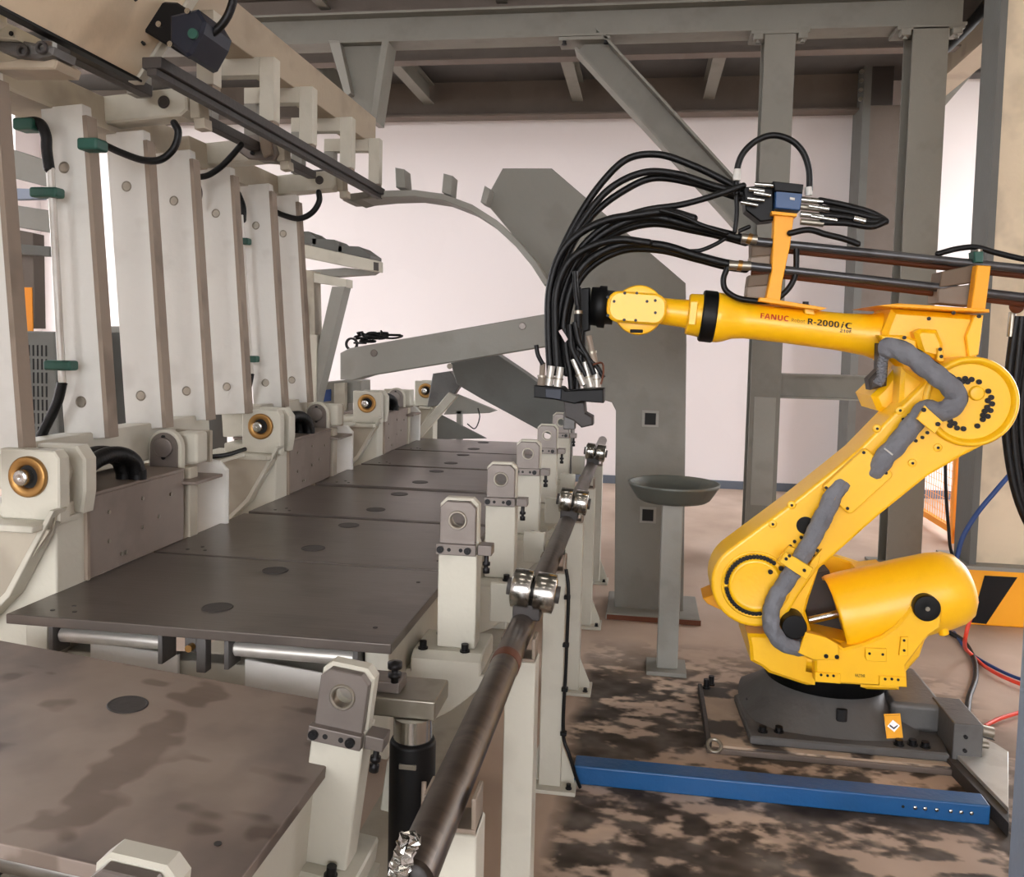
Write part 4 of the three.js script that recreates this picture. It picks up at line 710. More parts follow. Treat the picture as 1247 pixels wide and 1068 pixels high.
    // lower joint disc with its ring of bolts
    const ring2 = part(robot, 'lower_joint', [turned([j2[0], j2[1], ZA - 0.01], [j2[0], j2[1], 1], [[0, 0.13], [0.012, 0.128], [0.014, 0.118], [0.002, 0.112], [0.002, 0.104], [0.024, 0.1], [0.026, 0.085], [0.02, 0.08], [0.02, 0]], 56)], M.yellow);
    for (let i = 0; i < 34; i++) { const a = R(55 + i * 225 / 33); if (i === 19) continue; part(ring2, 'bolt', bolt(j2[0] + 0.108 * Math.cos(a), j2[1] + 0.108 * Math.sin(a), ZA - 0.004, 0.0078, 0.018), M.blackBolt); }
    for (const [x, y] of [[.492,.659],[.53,.674]]) part(ring2, 'bolt', bolt(x, y, ZA + 0.01, 0.009, 0.008), M.blackBolt);
    part(robot, 'stop_lug', prismZ([[.262,.492],[.3,.512],[.34,.448],[.282,.471]], -3.6, -3.45, 0.004), M.amber);
    // elbow wheel
    const el = part(robot, 'elbow_wheel', [turned([j3[0], j3[1], ZA - 0.01], [j3[0], j3[1], 1], [[0, 0.162], [0.02, 0.162], [0.03, 0.156], [0.03, 0.146], [0.014, 0.136], [0.006, 0.134], [0.006, 0]], 64), turned([...[1.18,1.349,-3.3].slice(0, 2), ZA - 0.004], [[1.18,1.349,-3.3][0], [1.18,1.349,-3.3][1], 1], [[0, 0.028], [0.012, 0.026], [0.014, 0.02], [0.014, 0]], 28)], M.yellow);
    for (const [x, y] of [[1.116,1.397],[1.13,1.389],[1.138,1.401],[1.147,1.389],[1.16,1.398],[1.185,1.39],[1.176,1.349],[1.218,1.358],[1.229,1.336],[1.218,1.324],[1.233,1.313],[1.217,1.3],[1.229,1.289],[1.21,1.286],[1.221,1.268],[1.205,1.256],[1.205,1.271],[1.188,1.232],[1.079,1.263],[1.096,1.247],[1.111,1.238],[1.096,1.23],[1.12,1.222],[1.142,1.22]]) part(el, 'bolt', bolt(x, y, ZA - 0.004, 0.0095, 0.012), M.blackBolt);
  }
  // sleeve clamps on the arm and the grey cable sleeve
  const clampPlate = (px, z, name = 'sleeve_clamp') => part(robot, name, prismZ(px, z - 0.008, z + 0.006, 0.002), M.yellow);
  clampPlate([[.511,.701],[.553,.762],[.583,.752],[.544,.681]], -3.285); clampPlate([[.629,.64],[.659,.694],[.671,.757],[.637,.712],[.611,.654]], -3.285);
  const sc = clampPlate([[.509,.72],[.53,.758],[.627,.704],[.606,.66]], -3.2); 
  for (const [x, y] of [[.531,.734],[.596,.696],[.542,.746]]) part(sc, 'bolt', bolt(x, y, -3.194, 0.006, 0.005), M.blackBolt);
  const uc = clampPlate([[.949,1.258],[.974,1.305],[1.036,1.25],[1.011,1.209]], -3.19);
  for (const [x, y] of [[.969,1.291],[1.018,1.243]]) part(uc, 'bolt', bolt(x, y, -3.184, 0.008, 0.006), M.blackBolt);
  const sleeve = (pts, r, name) => { const g = new THREE.TubeGeometry(new THREE.CatmullRomCurve3(pts.map(v3), false, 'centripetal'), 90, r, 18), p = g.attributes.position, n = g.attributes.normal; for (let i = 0; i < p.count; i++) { const k = 0.004 * (fbm(p.getX(i) * 1.7 + 5, p.getY(i) * 1.7 + 5, 16, 9, 3) - 0.5) * 2 + 0.0022 * Math.sin(Math.floor(i / 19) * 0.8 + 2 * Math.sin(i % 19)); p.setXYZ(i, p.getX(i) + n.getX(i) * k, p.getY(i) + n.getY(i) * k, p.getZ(i) + n.getZ(i) * k); } g.computeVertexNormals(); return part(robot, name, g, M.sleeve); };
  sleeve([[.732,1.005,-3.29],[.704,.968,-3.27],[.676,.904,-3.26],[.637,.819,-3.25],[.601,.737,-3.255],[.554,.655,-3.25],[.516,.585,-3.25],[.495,.515,-3.25],[.501,.458,-3.255],[.53,.412,-3.26],[.571,.387,-3.27],[.624,.377,-3.3]], 0.031, 'cable_sleeve');
  sleeve([[.839,1.039,-3.3],[.866,1.099,-3.27],[.911,1.157,-3.27],[.955,1.226,-3.26],[.999,1.287,-3.25],[1.042,1.281,-3.23],[1.072,1.307,-3.21],[1.081,1.343,-3.2],[1.046,1.382,-3.19],[.985,1.434,-3.21],[.931,1.478,-3.24],[.888,1.503,-3.27],[.857,1.502,-3.3]], 0.035, 'cable_sleeve');
  sleeve([[.863,1.491,-3.3],[.854,1.44,-3.3],[.854,1.395,-3.3],[.841,1.371,-3.3]], 0.016, 'cable_sleeve');
  part(robot, 'cable_tie', rod([.859,1.145,-3.232], [.888,1.123,-3.232], 0.003, 8), M.white);
  const bh = [.582,.465,-3.3];
  part(robot, 'cable_plug', turned([bh[0], bh[1], -3.34], [bh[0], bh[1], 0], [[0, 0.046], [0.085, 0.045], [0.087, 0.041], [0.087, 0]], 32), M.black);
  part(robot, 'shoulder', prismZ([[.482,.489],[.639,.674],[.691,.721],[.645,.548],[.635,.5],[.659,.429],[.639,.406],[.516,.396]], -3.5, -3.34, 0.01), M.yellow);
  // elbow housing and forearm
  const hous = part(robot, 'elbow_housing', [
    prismZ([[.918,1.652],[1.242,1.633],[1.236,1.523],[1.226,1.443],[1.132,1.179],[.988,1.242],[.886,1.264],[.86,1.32],[.894,1.358],[.943,1.435],[.9,1.477],[.89,1.565]], -3.72, -3.44, 0.02),
    prismZ([[.984,1.563],[1.007,1.578],[1.064,1.574],[1.087,1.526],[1.09,1.465],[1.012,1.481]], -3.46, -3.38, 0.015),
    prismZ([[.864,1.551],[.945,1.553],[.997,1.536],[.999,1.505],[.947,1.504],[.877,1.527]], -3.46, -3.39, 0.008),
    prismZ([[.936,1.436],[.986,1.41],[1.105,1.337],[1.115,1.246],[1.045,1.274],[.933,1.301]], -3.5, -3.34, 0.015),
  ], M.yellow);
  part(hous, 'top_plate', [prismZ([[.841,1.658],[.916,1.668],[1.23,1.652],[1.231,1.64],[.916,1.653]], -3.75, -3.36, 0.003)], M.amber);
  part(hous, 'rib_plate', prismZ([[1.199,1.631],[1.233,1.632],[1.224,1.486],[1.19,1.473],[1.175,1.552]], -3.5, -3.42, 0.004), M.yellow);
  part(hous, 'lug_plate', prismZ([[1.064,1.507],[1.081,1.507],[1.089,1.46],[1.072,1.456],[1.06,1.465]], -3.38, -3.365, 0.003), M.yellow);
  for (const [x, y] of [[1.071,1.503],[1.076,1.477],[.945,1.543],[1.027,1.614],[1.11,1.637],[1.198,1.626],[.894,1.533]]) part(hous, 'bolt', bolt(x, y, -3.37, 0.007, 0.006), M.blackBolt);
  part(hous, 'cable_entry', prismZ([[.873,1.521],[.911,1.521],[.907,1.361],[.849,1.343],[.841,1.384],[.874,1.422]], -3.5, -3.42, 0.008), M.darkSteel);
  {
    const a = [.065,1.632,-3.57], b = [.943,1.545,-3.57], L = Math.hypot(b[0] - a[0], b[1] - a[1]), s = L / 276;   // s: metres per pixel of its length
    const f = part(robot, 'forearm', turned(a, b, [[34 * s, 0.05], [66 * s, 0.1], [72 * s, 0.1], [79 * s, 0.094], [90 * s, 0.078], [105 * s, 0.071], [150 * s, 0.07], [220 * s, 0.074], [250 * s, 0.082], [266 * s, 0.094], [276 * s, 0.094], [276 * s, 0]], 56), M.yellow);
    part(f, 'black_ring', turned(a, b, [[49 * s, 0.07], [49 * s, 0.1], [51 * s, 0.104], [65 * s, 0.104], [67 * s, 0.1], [67 * s, 0.07]], 56), M.black);
    const fl = part(f, 'wrist_flange', turned(a, b, [[32 * s, 0.05], [32 * s, 0.078], [34 * s, 0.083], [47 * s, 0.086], [49 * s, 0.086]], 48), M.yellow);
    part(fl, 'flange_plate', prismZ([[.173,1.668],[.202,1.669],[.195,1.576],[.167,1.578]], -3.5, -3.472, 0.002), M.yellow);
    part(robot, 'wrist_neck', turned(a, b, [[-8 * s, 0.05], [0, 0.054], [20 * s, 0.055], [33 * s, 0.058]], 40), M.yellow);
    // lettering on the forearm, a thin curved band
    const cv = document.createElement('canvas'); cv.width = 1024; cv.height = 128; const g = cv.getContext('2d'); g.clearRect(0, 0, 1024, 128);
    const word = (s, font, color, x, w, y, k = 1) => { g.font = font; g.fillStyle = color; g.save(); g.translate(x, y); g.scale(w / g.measureText(s).width, k); g.fillText(s, 0, 0); g.restore(); };
    word('FANUC', 'bold 84px sans-serif', '#b01414', 10, 318, 74); word('Robot', '54px sans-serif', '#84641c', 352, 150, 74);
    word('R-2000', 'bold 90px sans-serif', '#20170e', 522, 350, 80); word('i', 'italic bold 90px sans-serif', '#20170e', 880, 30, 80); word('C', 'bold 90px sans-serif', '#20170e', 924, 90, 80); word('210F', 'bold 44px sans-serif', '#20170e', 880, 130, 122);
    const tx = new THREE.CanvasTexture(cv); tx.colorSpace = THREE.SRGBColorSpace; tx.anisotropy = 8;
    const l0 = 117 * s, l1 = 229 * s, th = R(38), rr = 0.0752;
    const bg = new THREE.BufferGeometry(), pos = [], uv = [], ix = [], N = 12, dir = v3(b).sub(v3(a)).normalize(), upv = new THREE.Vector3(-dir.y, dir.x, 0), A = v3(a);
    for (let i = 0; i <= N; i++) for (const k of [0, 1]) { const an2 = R(14) - th / 2 + th * i / N, l = k ? l1 : l0, rad = (k ? 0.0752 : 0.0712) + 0.0006; const q = A.clone().addScaledVector(dir, l).addScaledVector(upv, rad * Math.sin(an2)); pos.push(q.x, q.y, q.z + rad * Math.cos(an2)); uv.push(k, i / N); }
    for (let i = 0; i < N; i++) ix.push(2 * i, 2 * i + 1, 2 * i + 2, 2 * i + 1, 2 * i + 3, 2 * i + 2);
    bg.setAttribute('position', new THREE.Float32BufferAttribute(pos, 3)); bg.setAttribute('uv', new THREE.Float32BufferAttribute(uv, 2)); bg.setIndex(ix); bg.computeVertexNormals(); bg.userData.keepUV = true;
    part(f, 'lettering', bg, std({ map: tx, transparent: true, alphaTest: 0.45, roughness: 0.5 }), 'red and black lettering');
    // wrist
    const w = [-.03,1.639,-3.47], wz = -3.57;
    const wr = part(robot, 'wrist', [
      extrude(rrect(-0.125, 0.112, -0.062, 0.062, 0.05), 0.12, 0.012, 3).rotateZ(R(-3.5)).translate(w[0], w[1], wz - 0.02),
      turned([w[0] + 0.002, w[1] - 0.006, wz - 0.1], [w[0] + 0.002, w[1] - 0.006, 1], [[0, 0], [0, 0.09], [0.01, 0.1], [0.15, 0.1], [0.16, 0.094], [0.16, 0.05]], 48),
    ], M.yellow);
    part(wr, 'face_plate', extrude(rrect(-0.112, 0.105, -0.056, 0.056, 0.045), 0.012, 0.003, 2).rotateZ(R(-3.5)).translate(w[0], w[1], wz + 0.098), M.yellow);
    for (const [x, y] of [[-.084,1.696],[-.037,1.697],[-.151,1.679],[-.125,1.663],[-.149,1.607],[-.083,1.591],[-.038,1.59],[.036,1.669],[.038,1.621],[.004,1.665]]) part(wr, 'bolt', bolt(x, y, wz + 0.106, 0.006, 0.005), M.blackBolt);
    part(wr, 'slot', rbox(w[0] - 0.03, w[0] + 0.022, w[1] - 0.098, w[1] - 0.084, wz + 0.055, wz + 0.064, 0.004), M.hole);
    const fa = [-.161,1.644,-3.57], fb = [-.29,1.652,-3.57];
    part(robot, 'tool_flange', turned(fa, fb, [[-0.03, 0], [-0.03, 0.07], [0, 0.07], [0.002, 0.086], [0.03, 0.086], [0.032, 0.08], [0.062, 0.078], [0.064, 0]], 44), M.black);
  }
  // pipe brackets on the forearm
  for (const [bar, foot] of [[[[.478,2.007],[.551,2.001],[.541,1.885],[.519,1.753],[.513,1.677],[.46,1.683],[.477,1.79]], [[.433,1.687],[.46,1.685],[.686,1.651],[.663,1.641],[.43,1.672]]]]) {
    const k = part(robot, 'pipe_bracket', prismZ(bar, -3.53, -3.47, 0.003), M.amber, 'orange yellow bracket');
    part(k, 'foot_plate', prismZ(foot, -3.66, -3.45, 0.002), M.amber);
    part(k, 'head_plate', prismZ([[.465,2.017],[.56,2.007],[.557,1.995],[.466,2.004]], -3.66, -3.45, 0.002), M.amber);
    for (const [x, y] of [[.617,1.659]]) part(k, 'bolt', boltUp(x, y + 0.004, -3.52, 0.012, 0.014), M.blackBolt);
    part(k, 'spacer', prismZ([[.61,1.658],[.647,1.655],[.649,1.624],[.612,1.629]], -3.6, -3.5, 0.003), M.yellow);
  }
  const k2 = part(robot, 'pipe_bracket', prismZ([[1.201,1.815],[1.249,1.813],[1.238,1.65],[1.189,1.655]], -3.47, -3.42, 0.003), M.amber, 'orange yellow bracket');
  const stack = (pxs, z, d, host) => pxs.forEach((p, i) => part(host, 'clamp_block', prismZ(p, z - d, z, 0.004), i % 2 ? M.rawEdge : M.block));
  stack([[[.402,1.903],[.484,1.906],[.48,1.855],[.404,1.848]], [[.401,1.848],[.48,1.855],[.475,1.81],[.4,1.802]], [[.398,1.777],[.476,1.784],[.472,1.739],[.393,1.731]], [[.393,1.731],[.472,1.739],[.468,1.687],[.391,1.689]]], -3.52, 0.1, k2);
  stack([[[1.099,1.796],[1.223,1.825],[1.226,1.758],[1.093,1.737]], [[1.088,1.731],[1.221,1.752],[1.22,1.668],[1.09,1.678]]], -3.48, 0.12, k2);
}
// pipes over the forearm
const overPipe = (label, p, r, mat, z) => { const t = thing('robot_pipe', label, 'pipe', p[0]); part(t, 'tube', rod(p[0], p[1], r, 20), mat); return t; };
overPipe('upper dark steel tube running over the robot forearm', [[.361,1.913,-3.5],[2.001,1.75,-3.5]], 0.0165, M.greyPipe);
overPipe('lower dark steel tube running over the robot forearm', [[.372,1.814,-3.5],[2.009,1.64,-3.5]], 0.0165, M.greyPipe);
overPipe('rust brown tube just under the upper dark robot tube', [[.404,1.895,-3.54],[2.037,1.73,-3.56]], 0.0165, M.rust);
overPipe('rust brown tube just under the lower dark robot tube', [[.408,1.795,-3.54],[2.044,1.621,-3.56]], 0.0165, M.rust);
{
  const t = thing('pipe_clamp', 'dark green pipe clamp on the upper robot tube', 'clamp', [1.219,1.852,-3.46]);
  part(t, 'body', prismZ([[1.201,1.87],[1.235,1.87],[1.237,1.828],[1.206,1.828]], -3.52, -3.46, 0.004), M.green);
  part(t, 'nut', boltUp(...[1.225,1.869,-3.48], 0.012, 0.01), M.steel);
}

// ---------- hoses, valve and gripper at the robot wrist ----------
const hoseM = M.rubber;
const robotHose = (label, pts, r = 0.0145) => { const t = thing('hydraulic_hose', label, 'hose', pts[0]); part(t, 'hose', capped(pts, r, 90, 12), hoseM); return t; };
robotHose('topmost black hose arching high from the gripper to the valve', [[-.37,1.376,-3.56],[-.394,1.569,-3.56],[-.378,1.788,-3.56],[-.298,1.983,-3.56],[-.186,2.155,-3.56],[-.09,2.242,-3.56],[.024,2.258,-3.56],[.171,2.211,-3.56],[.35,2.123,-3.56]]);
robotHose('second highest black hose arching to the valve block', [[-.357,1.383,-3.54],[-.383,1.585,-3.54],[-.351,1.82,-3.54],[-.257,2.003,-3.54],[-.151,2.125,-3.54],[-.022,2.183,-3.54],[.107,2.175,-3.54],[.247,2.13,-3.54],[.365,2.097,-3.54]]);
robotHose('third highest black hose arching to the valve block', [[-.349,1.382,-3.58],[-.379,1.621,-3.58],[-.328,1.851,-3.58],[-.227,2.019,-3.58],[-.103,2.118,-3.58],[.011,2.167,-3.58],[.159,2.15,-3.58],[.305,2.104,-3.58],[.386,2.078,-3.58]]);
robotHose('black hose dipping below the arches and crossing up to the valve', [[-.333,1.385,-3.5],[-.358,1.651,-3.5],[-.273,1.867,-3.5],[-.155,1.975,-3.5],[-.017,2.027,-3.5],[.126,2.049,-3.5],[.252,2.084,-3.5],[.36,2.122,-3.5]], 0.0125);
robotHose('thick black hose bending from the gripper to the upper tube', [[-.323,1.378,-3.52],[-.346,1.636,-3.52],[-.273,1.846,-3.52],[-.145,1.958,-3.52],[0,2.004,-3.52],[.162,1.972,-3.52],[.29,1.94,-3.52],[.373,1.918,-3.52]], 0.018);
robotHose('black hose lying just under the thick bend to the upper tube', [[-.319,1.376,-3.58],[-.34,1.621,-3.58],[-.269,1.831,-3.58],[-.131,1.946,-3.58],[.017,1.986,-3.58],[.181,1.96,-3.58],[.312,1.932,-3.58],[.386,1.912,-3.58]], 0.016);
robotHose('black hose of the low bend to the lower tube', [[-.309,1.373,-3.5],[-.325,1.602,-3.5],[-.26,1.798,-3.5],[-.126,1.884,-3.5],[.036,1.892,-3.5],[.197,1.848,-3.5],[.309,1.82,-3.5],[.375,1.811,-3.5]], 0.0165);
robotHose('black hose of the low bend beside it, slightly lower', [[-.3,1.371,-3.55],[-.318,1.594,-3.55],[-.255,1.775,-3.55],[-.111,1.87,-3.55],[.037,1.877,-3.55],[.2,1.84,-3.55],[.317,1.811,-3.55],[.387,1.802,-3.55]], 0.0145);
robotHose('outer black hose of the bundle falling to the gripper', [[-.374,1.368,-3.49],[-.388,1.551,-3.49],[-.386,1.716,-3.49],[-.344,1.855,-3.49],[-.271,1.934,-3.49],[-.161,1.987,-3.49],[-.049,2.006,-3.49],[.079,2.019,-3.49],[.175,1.994,-3.49]], 0.016);
robotHose('middle black hose of the bundle before the wrist', [[-.344,1.369,-3.48],[-.358,1.551,-3.48],[-.356,1.71,-3.48],[-.309,1.822,-3.48],[-.223,1.881,-3.48],[-.12,1.908,-3.48],[.003,1.896,-3.48]], 0.016);
robotHose('thin black hose crossing between the lower and upper tubes', [[.14,1.869,-3.52],[.204,1.872,-3.52],[.266,1.898,-3.52],[.322,1.934,-3.52],[.39,1.966,-3.52]], 0.0085);
robotHose('thin black hose crossing below the valve block hoses', [[.047,2.021,-3.46],[.126,1.999,-3.46],[.206,1.964,-3.46],[.301,1.933,-3.46]], 0.0085);
robotHose('black hose arching in a high loop over the valve block', [[.338,2.097,-3.52],[.335,2.177,-3.52],[.354,2.246,-3.52],[.402,2.296,-3.52],[.463,2.318,-3.52],[.531,2.301,-3.52],[.579,2.257,-3.52],[.606,2.191,-3.52],[.613,2.106,-3.52]], 0.0125);
robotHose('black hose looping below the lower tube behind the bracket', [[.312,1.804,-3.5],[.298,1.759,-3.5],[.306,1.72,-3.5],[.348,1.689,-3.5],[.408,1.677,-3.5],[.486,1.678,-3.5],[.54,1.717,-3.5],[.569,1.775,-3.5],[.57,1.889,-3.5]], 0.0115);
robotHose('thin black hose dropping from the valve to the upper tube', [[.334,2.075,-3.48],[.337,2.005,-3.48],[.333,1.942,-3.48]], 0.009);
robotHose('black hose lying along the upper tube to the right', [[.537,1.934,-3.46],[.606,1.947,-3.46],[.667,1.931,-3.46],[.737,1.913,-3.46],[.788,1.895,-3.46]], 0.012);
robotHose('black hose lying over the green pipe clamp at right', [[1.087,1.864,-3.5],[1.153,1.883,-3.5],[1.219,1.89,-3.5],[1.284,1.872,-3.5],[1.356,1.854,-3.5],[1.514,1.822,-3.5],[1.822,1.783,-3.5]], 0.011);
for (const [i, l] of [[0, 'uppermost'], [1, 'second'], [2, 'third'], [3, 'lowest']].map(([i, l]) => [i, l])) {
  const t = thing('hose_end', `black hose end pointing right beside the valve block, ${l} of the bunch`, 'hose', [.593,2.062,-3.5]), dy = i * 9;
  part(t, 'hose', capped([[.654,2.068,-3.5], [.745,2.049,-3.5], [.843,2.021,-3.5], [.891,1.996,-3.5]].map(([x, y, z], k) => [x, y - (k < 3 ? dy * 0.0033 * (1 - k * 0.18) : dy * 0.0005), z + i * 0.012 - 0.02]), 0.0125, 40, 10), hoseM);
  part(t, 'ferrule', [rod(...[[.578,2.071,-3.5], [.663,2.062,-3.5]].map(([x, y, z]) => [x, y - dy * 0.0033, z + i * 0.012 - 0.02]), 0.0125, 14)], i % 2 ? M.steel : M.chrome);
}
{
  const t = thing('valve_block', 'blue valve block with black cap above the first pipe bracket', 'valve', [.525,2.077,-3.5]);
  part(t, 'body', prismZ([[.477,2.098],[.578,2.091],[.572,2.02],[.477,2.029]], -3.58, -3.46, 0.004), std({ color: 0x15406e, roughness: 0.4 }));
  part(t, 'cap', prismZ([[.465,2.13],[.578,2.117],[.576,2.083],[.473,2.093]], -3.6, -3.45, 0.004), M.black);
  part(t, 'side_body', prismZ([[.36,2.116],[.474,2.128],[.48,1.989],[.43,1.983],[.373,2.027]], -3.6, -3.5, 0.005), M.black);
  part(t, 'tag', prismZ([[.531,2.07],[.549,2.067],[.549,2.058],[.531,2.061]], -3.46, -3.455, 0.0005), M.white);
  for (const [a, b, r] of [[[918, 226], [941, 227], 0.009], [[911, 232], [930, 234], 0.009], [[917, 236], [938, 239], 0.008], [[909, 243], [930, 245], 0.007], [[901, 248], [922, 251], 0.007], [[985, 250], [1010, 253], 0.008], [[988, 262], [1020, 266], 0.008], [[1040, 263], [1054, 266], 0.012]]) {
    const k = (p) => { const o = [.527,2.073,-3.47], u = [.557,2.072,-3.47], w = [.528,2.041,-3.47]; return [o[0] + (u[0] - o[0]) * (p[0] - 960) / 10 + (w[0] - o[0]) * (p[1] - 240) / 10, o[1] + (w[1] - o[1]) * (p[1] - 240) / 10 + (u[1] - o[1]) * (p[0] - 960) / 10, -3.47]; };
    part(t, 'fitting', rod(k(a), k(b), r, 14), M.chrome);
  }
  part(t, 'white_sleeve', rod([.336,2.187,-3.51], [.335,2.143,-3.51], 0.015, 16), M.white); part(t, 'white_sleeve', rod([.605,2.117,-3.51], [.609,2.085,-3.51], 0.0135, 16), M.white);
  part(t, 'down_pipe', rod([.336,1.981,-3.49], [.341,1.934,-3.49], 0.006, 12), M.steel);
}
for (const [p, l] of [[[[.359,1.917,-3.48],[.418,1.911,-3.48]], 'steel coupling at the left end of the upper robot tube'], [[[.316,1.812,-3.48],[.398,1.809,-3.48]], 'steel coupling at the left end of the lower robot tube']]) {
  const t = thing('pipe_coupling', l, 'coupling', p[0]);
  part(t, 'body', rod(p[0], p[1], 0.0185, 18), M.steel); part(t, 'nut', rod([(p[0][0] + p[1][0]) / 2 - 0.008, p[0][1], p[0][2]], [(p[0][0] + p[1][0]) / 2 + 0.008, p[1][1], p[1][2]], 0.023, 6), M.brass);
}
{
  const z = -3.52, t = thing('gripper', 'dark gripper block with steel hose fittings hanging from the robot wrist', 'gripper', [-.292,1.285,-3.52]);
  part(t, 'block', prismZ([[-.439,1.32],[-.325,1.313],[-.312,1.301],[-.157,1.312],[-.155,1.256],[-.244,1.26],[-.27,1.249],[-.351,1.263],[-.438,1.27]], -3.62, -3.47, 0.004), M.black);
  part(t, 'face_plate', prismZ([[-.391,1.308],[-.325,1.307],[-.327,1.264],[-.39,1.272]], -3.47, -3.462, 0.002), M.navy);
  part(t, 'adapter', [prismZ([[-.289,1.714],[-.229,1.722],[-.224,1.548],[-.244,1.541],[-.238,1.319],[-.298,1.317],[-.305,1.553],[-.285,1.567]], -3.62, -3.54, 0.005)], M.black);
  for (const [a, b, i] of [[[661, 442], [660, 470], 0], [[672, 446], [669, 470], 1], [[683, 447], [680, 471], 1], [[698, 437], [712, 468], 2], [[712, 440], [721, 470], 2], [[726, 446], [728, 470], 1], [[702, 350], [703, 400], 3], [[716, 408], [724, 442], 0]]) {
    const k = (p, dz = 0) => { const o = [-.308,1.42,-3.47], u = [-.275,1.421,-3.47], w = [-.307,1.387,-3.47]; return [o[0] + (u[0] - o[0]) * (p[0] - 690) / 10, o[1] + (w[1] - o[1]) * (p[1] - 440) / 10, -3.46 + dz]; };
    const A = k(a), B = k(b), m = (f) => A.map((v, j) => v + (B[j] - v) * f), f = part(t, 'fitting', [rod(A, m(0.6), 0.0115 + (i === 1 ? 0.004 : 0), 14), rod(m(0.62), B, 0.0175, 6)], i === 0 ? M.rawEdge : i === 3 ? M.black : M.roller);
    part(f, 'collar', rod(m(0.56), m(0.64), 0.019, 16), M.steel);
  }
  part(t, 'short_hose', tube([[-.431,1.483,-3.45],[-.423,1.444,-3.45],[-.402,1.405,-3.45]], 0.009, 16, 8), hoseM);
  part(t, 'short_hose', tube([[-.259,1.471,-3.45],[-.222,1.436,-3.45],[-.185,1.401,-3.45],[-.157,1.359,-3.45]], 0.01, 20, 8), hoseM);
  part(t, 'short_hose', tube([[-.201,1.41,-3.44],[-.165,1.418,-3.44],[-.158,1.386,-3.44],[-.166,1.333,-3.44]], 0.004, 20, 8), M.rust);
  part(t, 'short_hose', tube([[-.283,1.779,-3.44],[-.278,1.715,-3.44],[-.269,1.644,-3.44]], 0.011, 14, 8), hoseM);
  part(t, 'short_hose', tube([[-.298,1.569,-3.46],[-.286,1.47,-3.46],[-.254,1.409,-3.46],[-.227,1.363,-3.46]], 0.013, 24, 10), hoseM);
  part(t, 'short_hose', tube([[-.278,1.579,-3.45],[-.256,1.494,-3.45],[-.222,1.436,-3.45],[-.194,1.371,-3.45]], 0.012, 24, 10), hoseM);
  part(t, 'short_hose', tube([[-.319,1.552,-3.47],[-.309,1.453,-3.47],[-.294,1.381,-3.47],[-.285,1.308,-3.47]], 0.013, 24, 10), hoseM);
  part(t, 'short_hose', tube([[-.26,1.56,-3.48],[-.264,1.454,-3.48],[-.262,1.381,-3.48],[-.263,1.308,-3.48]], 0.013, 24, 10), hoseM);
  part(t, 'paper_tag', prismZ([[-.342,1.541],[-.329,1.548],[-.302,1.509],[-.314,1.496]], -3.442, -3.44, 0.0005), std({ color: 0xcfc0c0, roughness: 0.7 }));
  part(t, 'jaw', prismZ([[-.32,1.258],[-.233,1.255],[-.228,1.211],[-.198,1.196],[-.197,1.162],[-.243,1.15],[-.278,1.179],[-.311,1.191]], -3.6, -3.5, 0.006), M.darkSteel);
  part(t, 'jaw', rbox(...[[-.321,1.21,-3.52], [-.271,1.137,-3.52]].reduce((p, q) => [p[0], q[0], q[1], p[1]]), -3.58, -3.53, 0.006), M.castGrey);
}
// ---------- around the robot base ----------
{
  const t = thing('base_slab', 'oil-stained steel floor plate under the robot base', 'plate', [0.73, 0, -3.4]);
  part(t, 'slab', rbox(0.285, 1.165, 0.0, 0.03, -3.72, -3.17, 0.003), phys({ map: dataTex(512, 512, (u, v) => { const n = (fbm(u, v, 8, 401, 4) - 0.5) * 50, w = Math.max(0, Math.min(1, (fbm(u, v, 6, 409, 5) - 0.52) * 12)); return [186, 164, 142].map((c, i) => (c + n) * (1 - w) + w * [62, 54, 48][i]); }, true, 1), roughness: 0.55 }));
  part(t, 'edge_bar', rbox(0.275, 0.292, 0.0, 0.042, -3.72, -3.165, 0.003), M.darkSteel);
  part(t, 'edge_bar', rbox(0.275, 1.165, 0.0, 0.022, -3.172, -3.16, 0.003), M.boxSteel);
  const e = [.298,.045,-3.133]; part(t, 'eye_bolt', new THREE.TorusGeometry(0.024, 0.007, 10, 24).rotateX(-0.9).translate(e[0], e[1], e[2]), M.steel);
  for (const p of [[.309,.03,-3.702], [.333,.03,-3.743]]) part(t, 'anchor_bolt', boltUp(p[0], 0.03, p[2], 0.012, 0.04), M.blackBolt);
  const d = thing('cable_duct', 'bright metal cable duct running from the robot base to the right', 'duct', [1.25, 0, -3.2]);
  const q = [[1.132,-3.372],[1.243,-3.458],[1.324,-3.33],[1.346,-3.269],[1.185,-2.853]], k = q;
  part(d, 'cover', prismY(k, 0.045, 0.06, 0.002), M.roller);
  part(d, 'side', prismY([[1.098,-3.369],[1.154,-3.435],[1.205,-2.9],[1.161,-2.787]], 0.0, 0.045, 0.002), M.darkSteel);
  part(d, 'opening', prismY([[1.236,-3.405],[1.312,-3.47],[1.331,-3.349]], 0.06, 0.0615, 0), M.hole);
  for (const p of [[1.262,.07,-3.397], [1.286,.07,-3.381], [1.244,.065,-3.377]]) part(d, 'plug', new THREE.SphereGeometry(0.014, 14, 10).translate(...p), M.chrome);
}
robotHose('black cable lying on the floor behind the robot tank', [[1.63,.015,-4.792],[1.662,.015,-4.671],[1.628,.015,-4.403],[1.54,.015,-4.123],[1.423,.015,-3.868],[1.36,.015,-3.705]], 0.012);
single('floor_cable', 'orange red air hose curving on the floor at the right edge', 'cable', tube([...[[1.445,.43,-3.9],[1.42,.345,-3.9],[1.407,.272,-3.9]], ...[[1.627,.02,-4.412],[1.639,.02,-4.222],[1.703,.02,-4.078],[1.847,.02,-3.945],[2.148,.02,-3.907]]], 0.009, 50, 8), M.red);
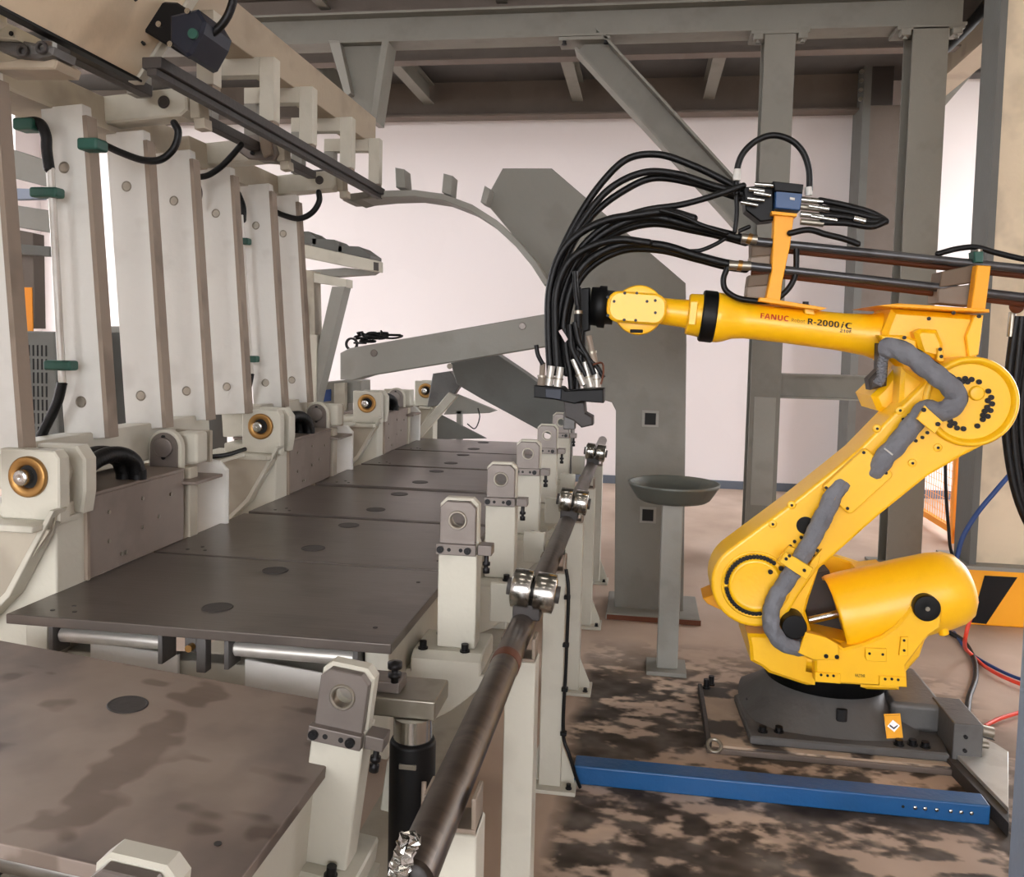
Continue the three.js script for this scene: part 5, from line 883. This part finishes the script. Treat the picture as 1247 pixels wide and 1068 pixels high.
single('floor_cable', 'dark blue cable beside the orange red hose', 'cable', tube([[1.668,.012,-4.783],[1.637,.012,-4.481],[1.669,.012,-4.312],[1.737,.012,-4.163],[1.892,.012,-4.045],[2.204,.012,-4.014]], 0.008, 40, 8), M.darkBlue);
single('floor_cable', 'short orange red hose end beside the cable duct', 'cable', tube([[1.382,.02,-3.576],[1.456,.02,-3.651],[1.567,.02,-3.737],[1.883,.02,-3.953],[2.234,.02,-4.071]], 0.008, 20, 8), M.red);
single('hanging_cable', 'thin black cable hanging before the orange fence', 'cable', tube([[1.449,.993,-4.4],[1.462,.814,-4.4],[1.481,.654,-4.4],[1.499,.534,-4.4],[1.533,.456,-4.4]], 0.008, 40, 8), M.rubber);
single('hanging_cable', 'blue cable slanting across the foot of the tan column', 'cable', tube([[1.974,1.307,-4.4],[1.778,.968,-4.4],[1.693,.845,-4.4],[1.608,.721,-4.4],[1.548,.598,-4.4],[1.527,.496,-4.4]], 0.012, 40, 8), M.darkBlue);
{
  const t = thing('hose_bundle', 'bundle of black hoses hanging at the right edge under the tubes', 'hose', [1.453,1.593,-3.7]);
  for (const [a, b, c, d] of [[1232, 1228, 1226, 1238], [1238, 1236, 1234, 1244], [1245, 1243, 1240, 1250], [1252, 1250, 1246, 1256]]) {
    const k = (x, y) => { const o = [1.434,1.592,-3.7], u = [1.465,1.593,-3.7], w = [1.436,1.56,-3.7]; return [o[0] + (u[0] - o[0]) * (x - 1230) / 10, o[1] + (w[1] - o[1]) * (y - 400) / 10, -3.7 + (a % 3) * 0.02]; };
    part(t, 'hose', tube([k(a, 385), k(b, 430), k(c, 500), k(c + 4, 545), k(d + 12, 620), k(d + 60, 700), k(d + 130, 795)], 0.016, 40, 10), hoseM);
  }
  part(t, 'red_valve', [new THREE.SphereGeometry(0.028, 16, 10).scale(1, 1, 0.7).translate(...[1.415,1.676,-3.6])], M.rust);
  part(t, 'coupling', rod([1.424,1.656,-3.66], [1.421,1.559,-3.66], 0.013, 12), M.steel);
}
single('overhead_cable', 'thick black cable rising to the top edge beside the tan column', 'cable', tube([[1.809,3.463,-6.6],[1.942,3.55,-6.6],[2.098,3.693,-6.6],[2.2,3.803,-6.6],[2.275,3.901,-6.6],[2.354,4.021,-6.6]], 0.04, 30, 12), M.rubber);

renderer.render(scene, camera);
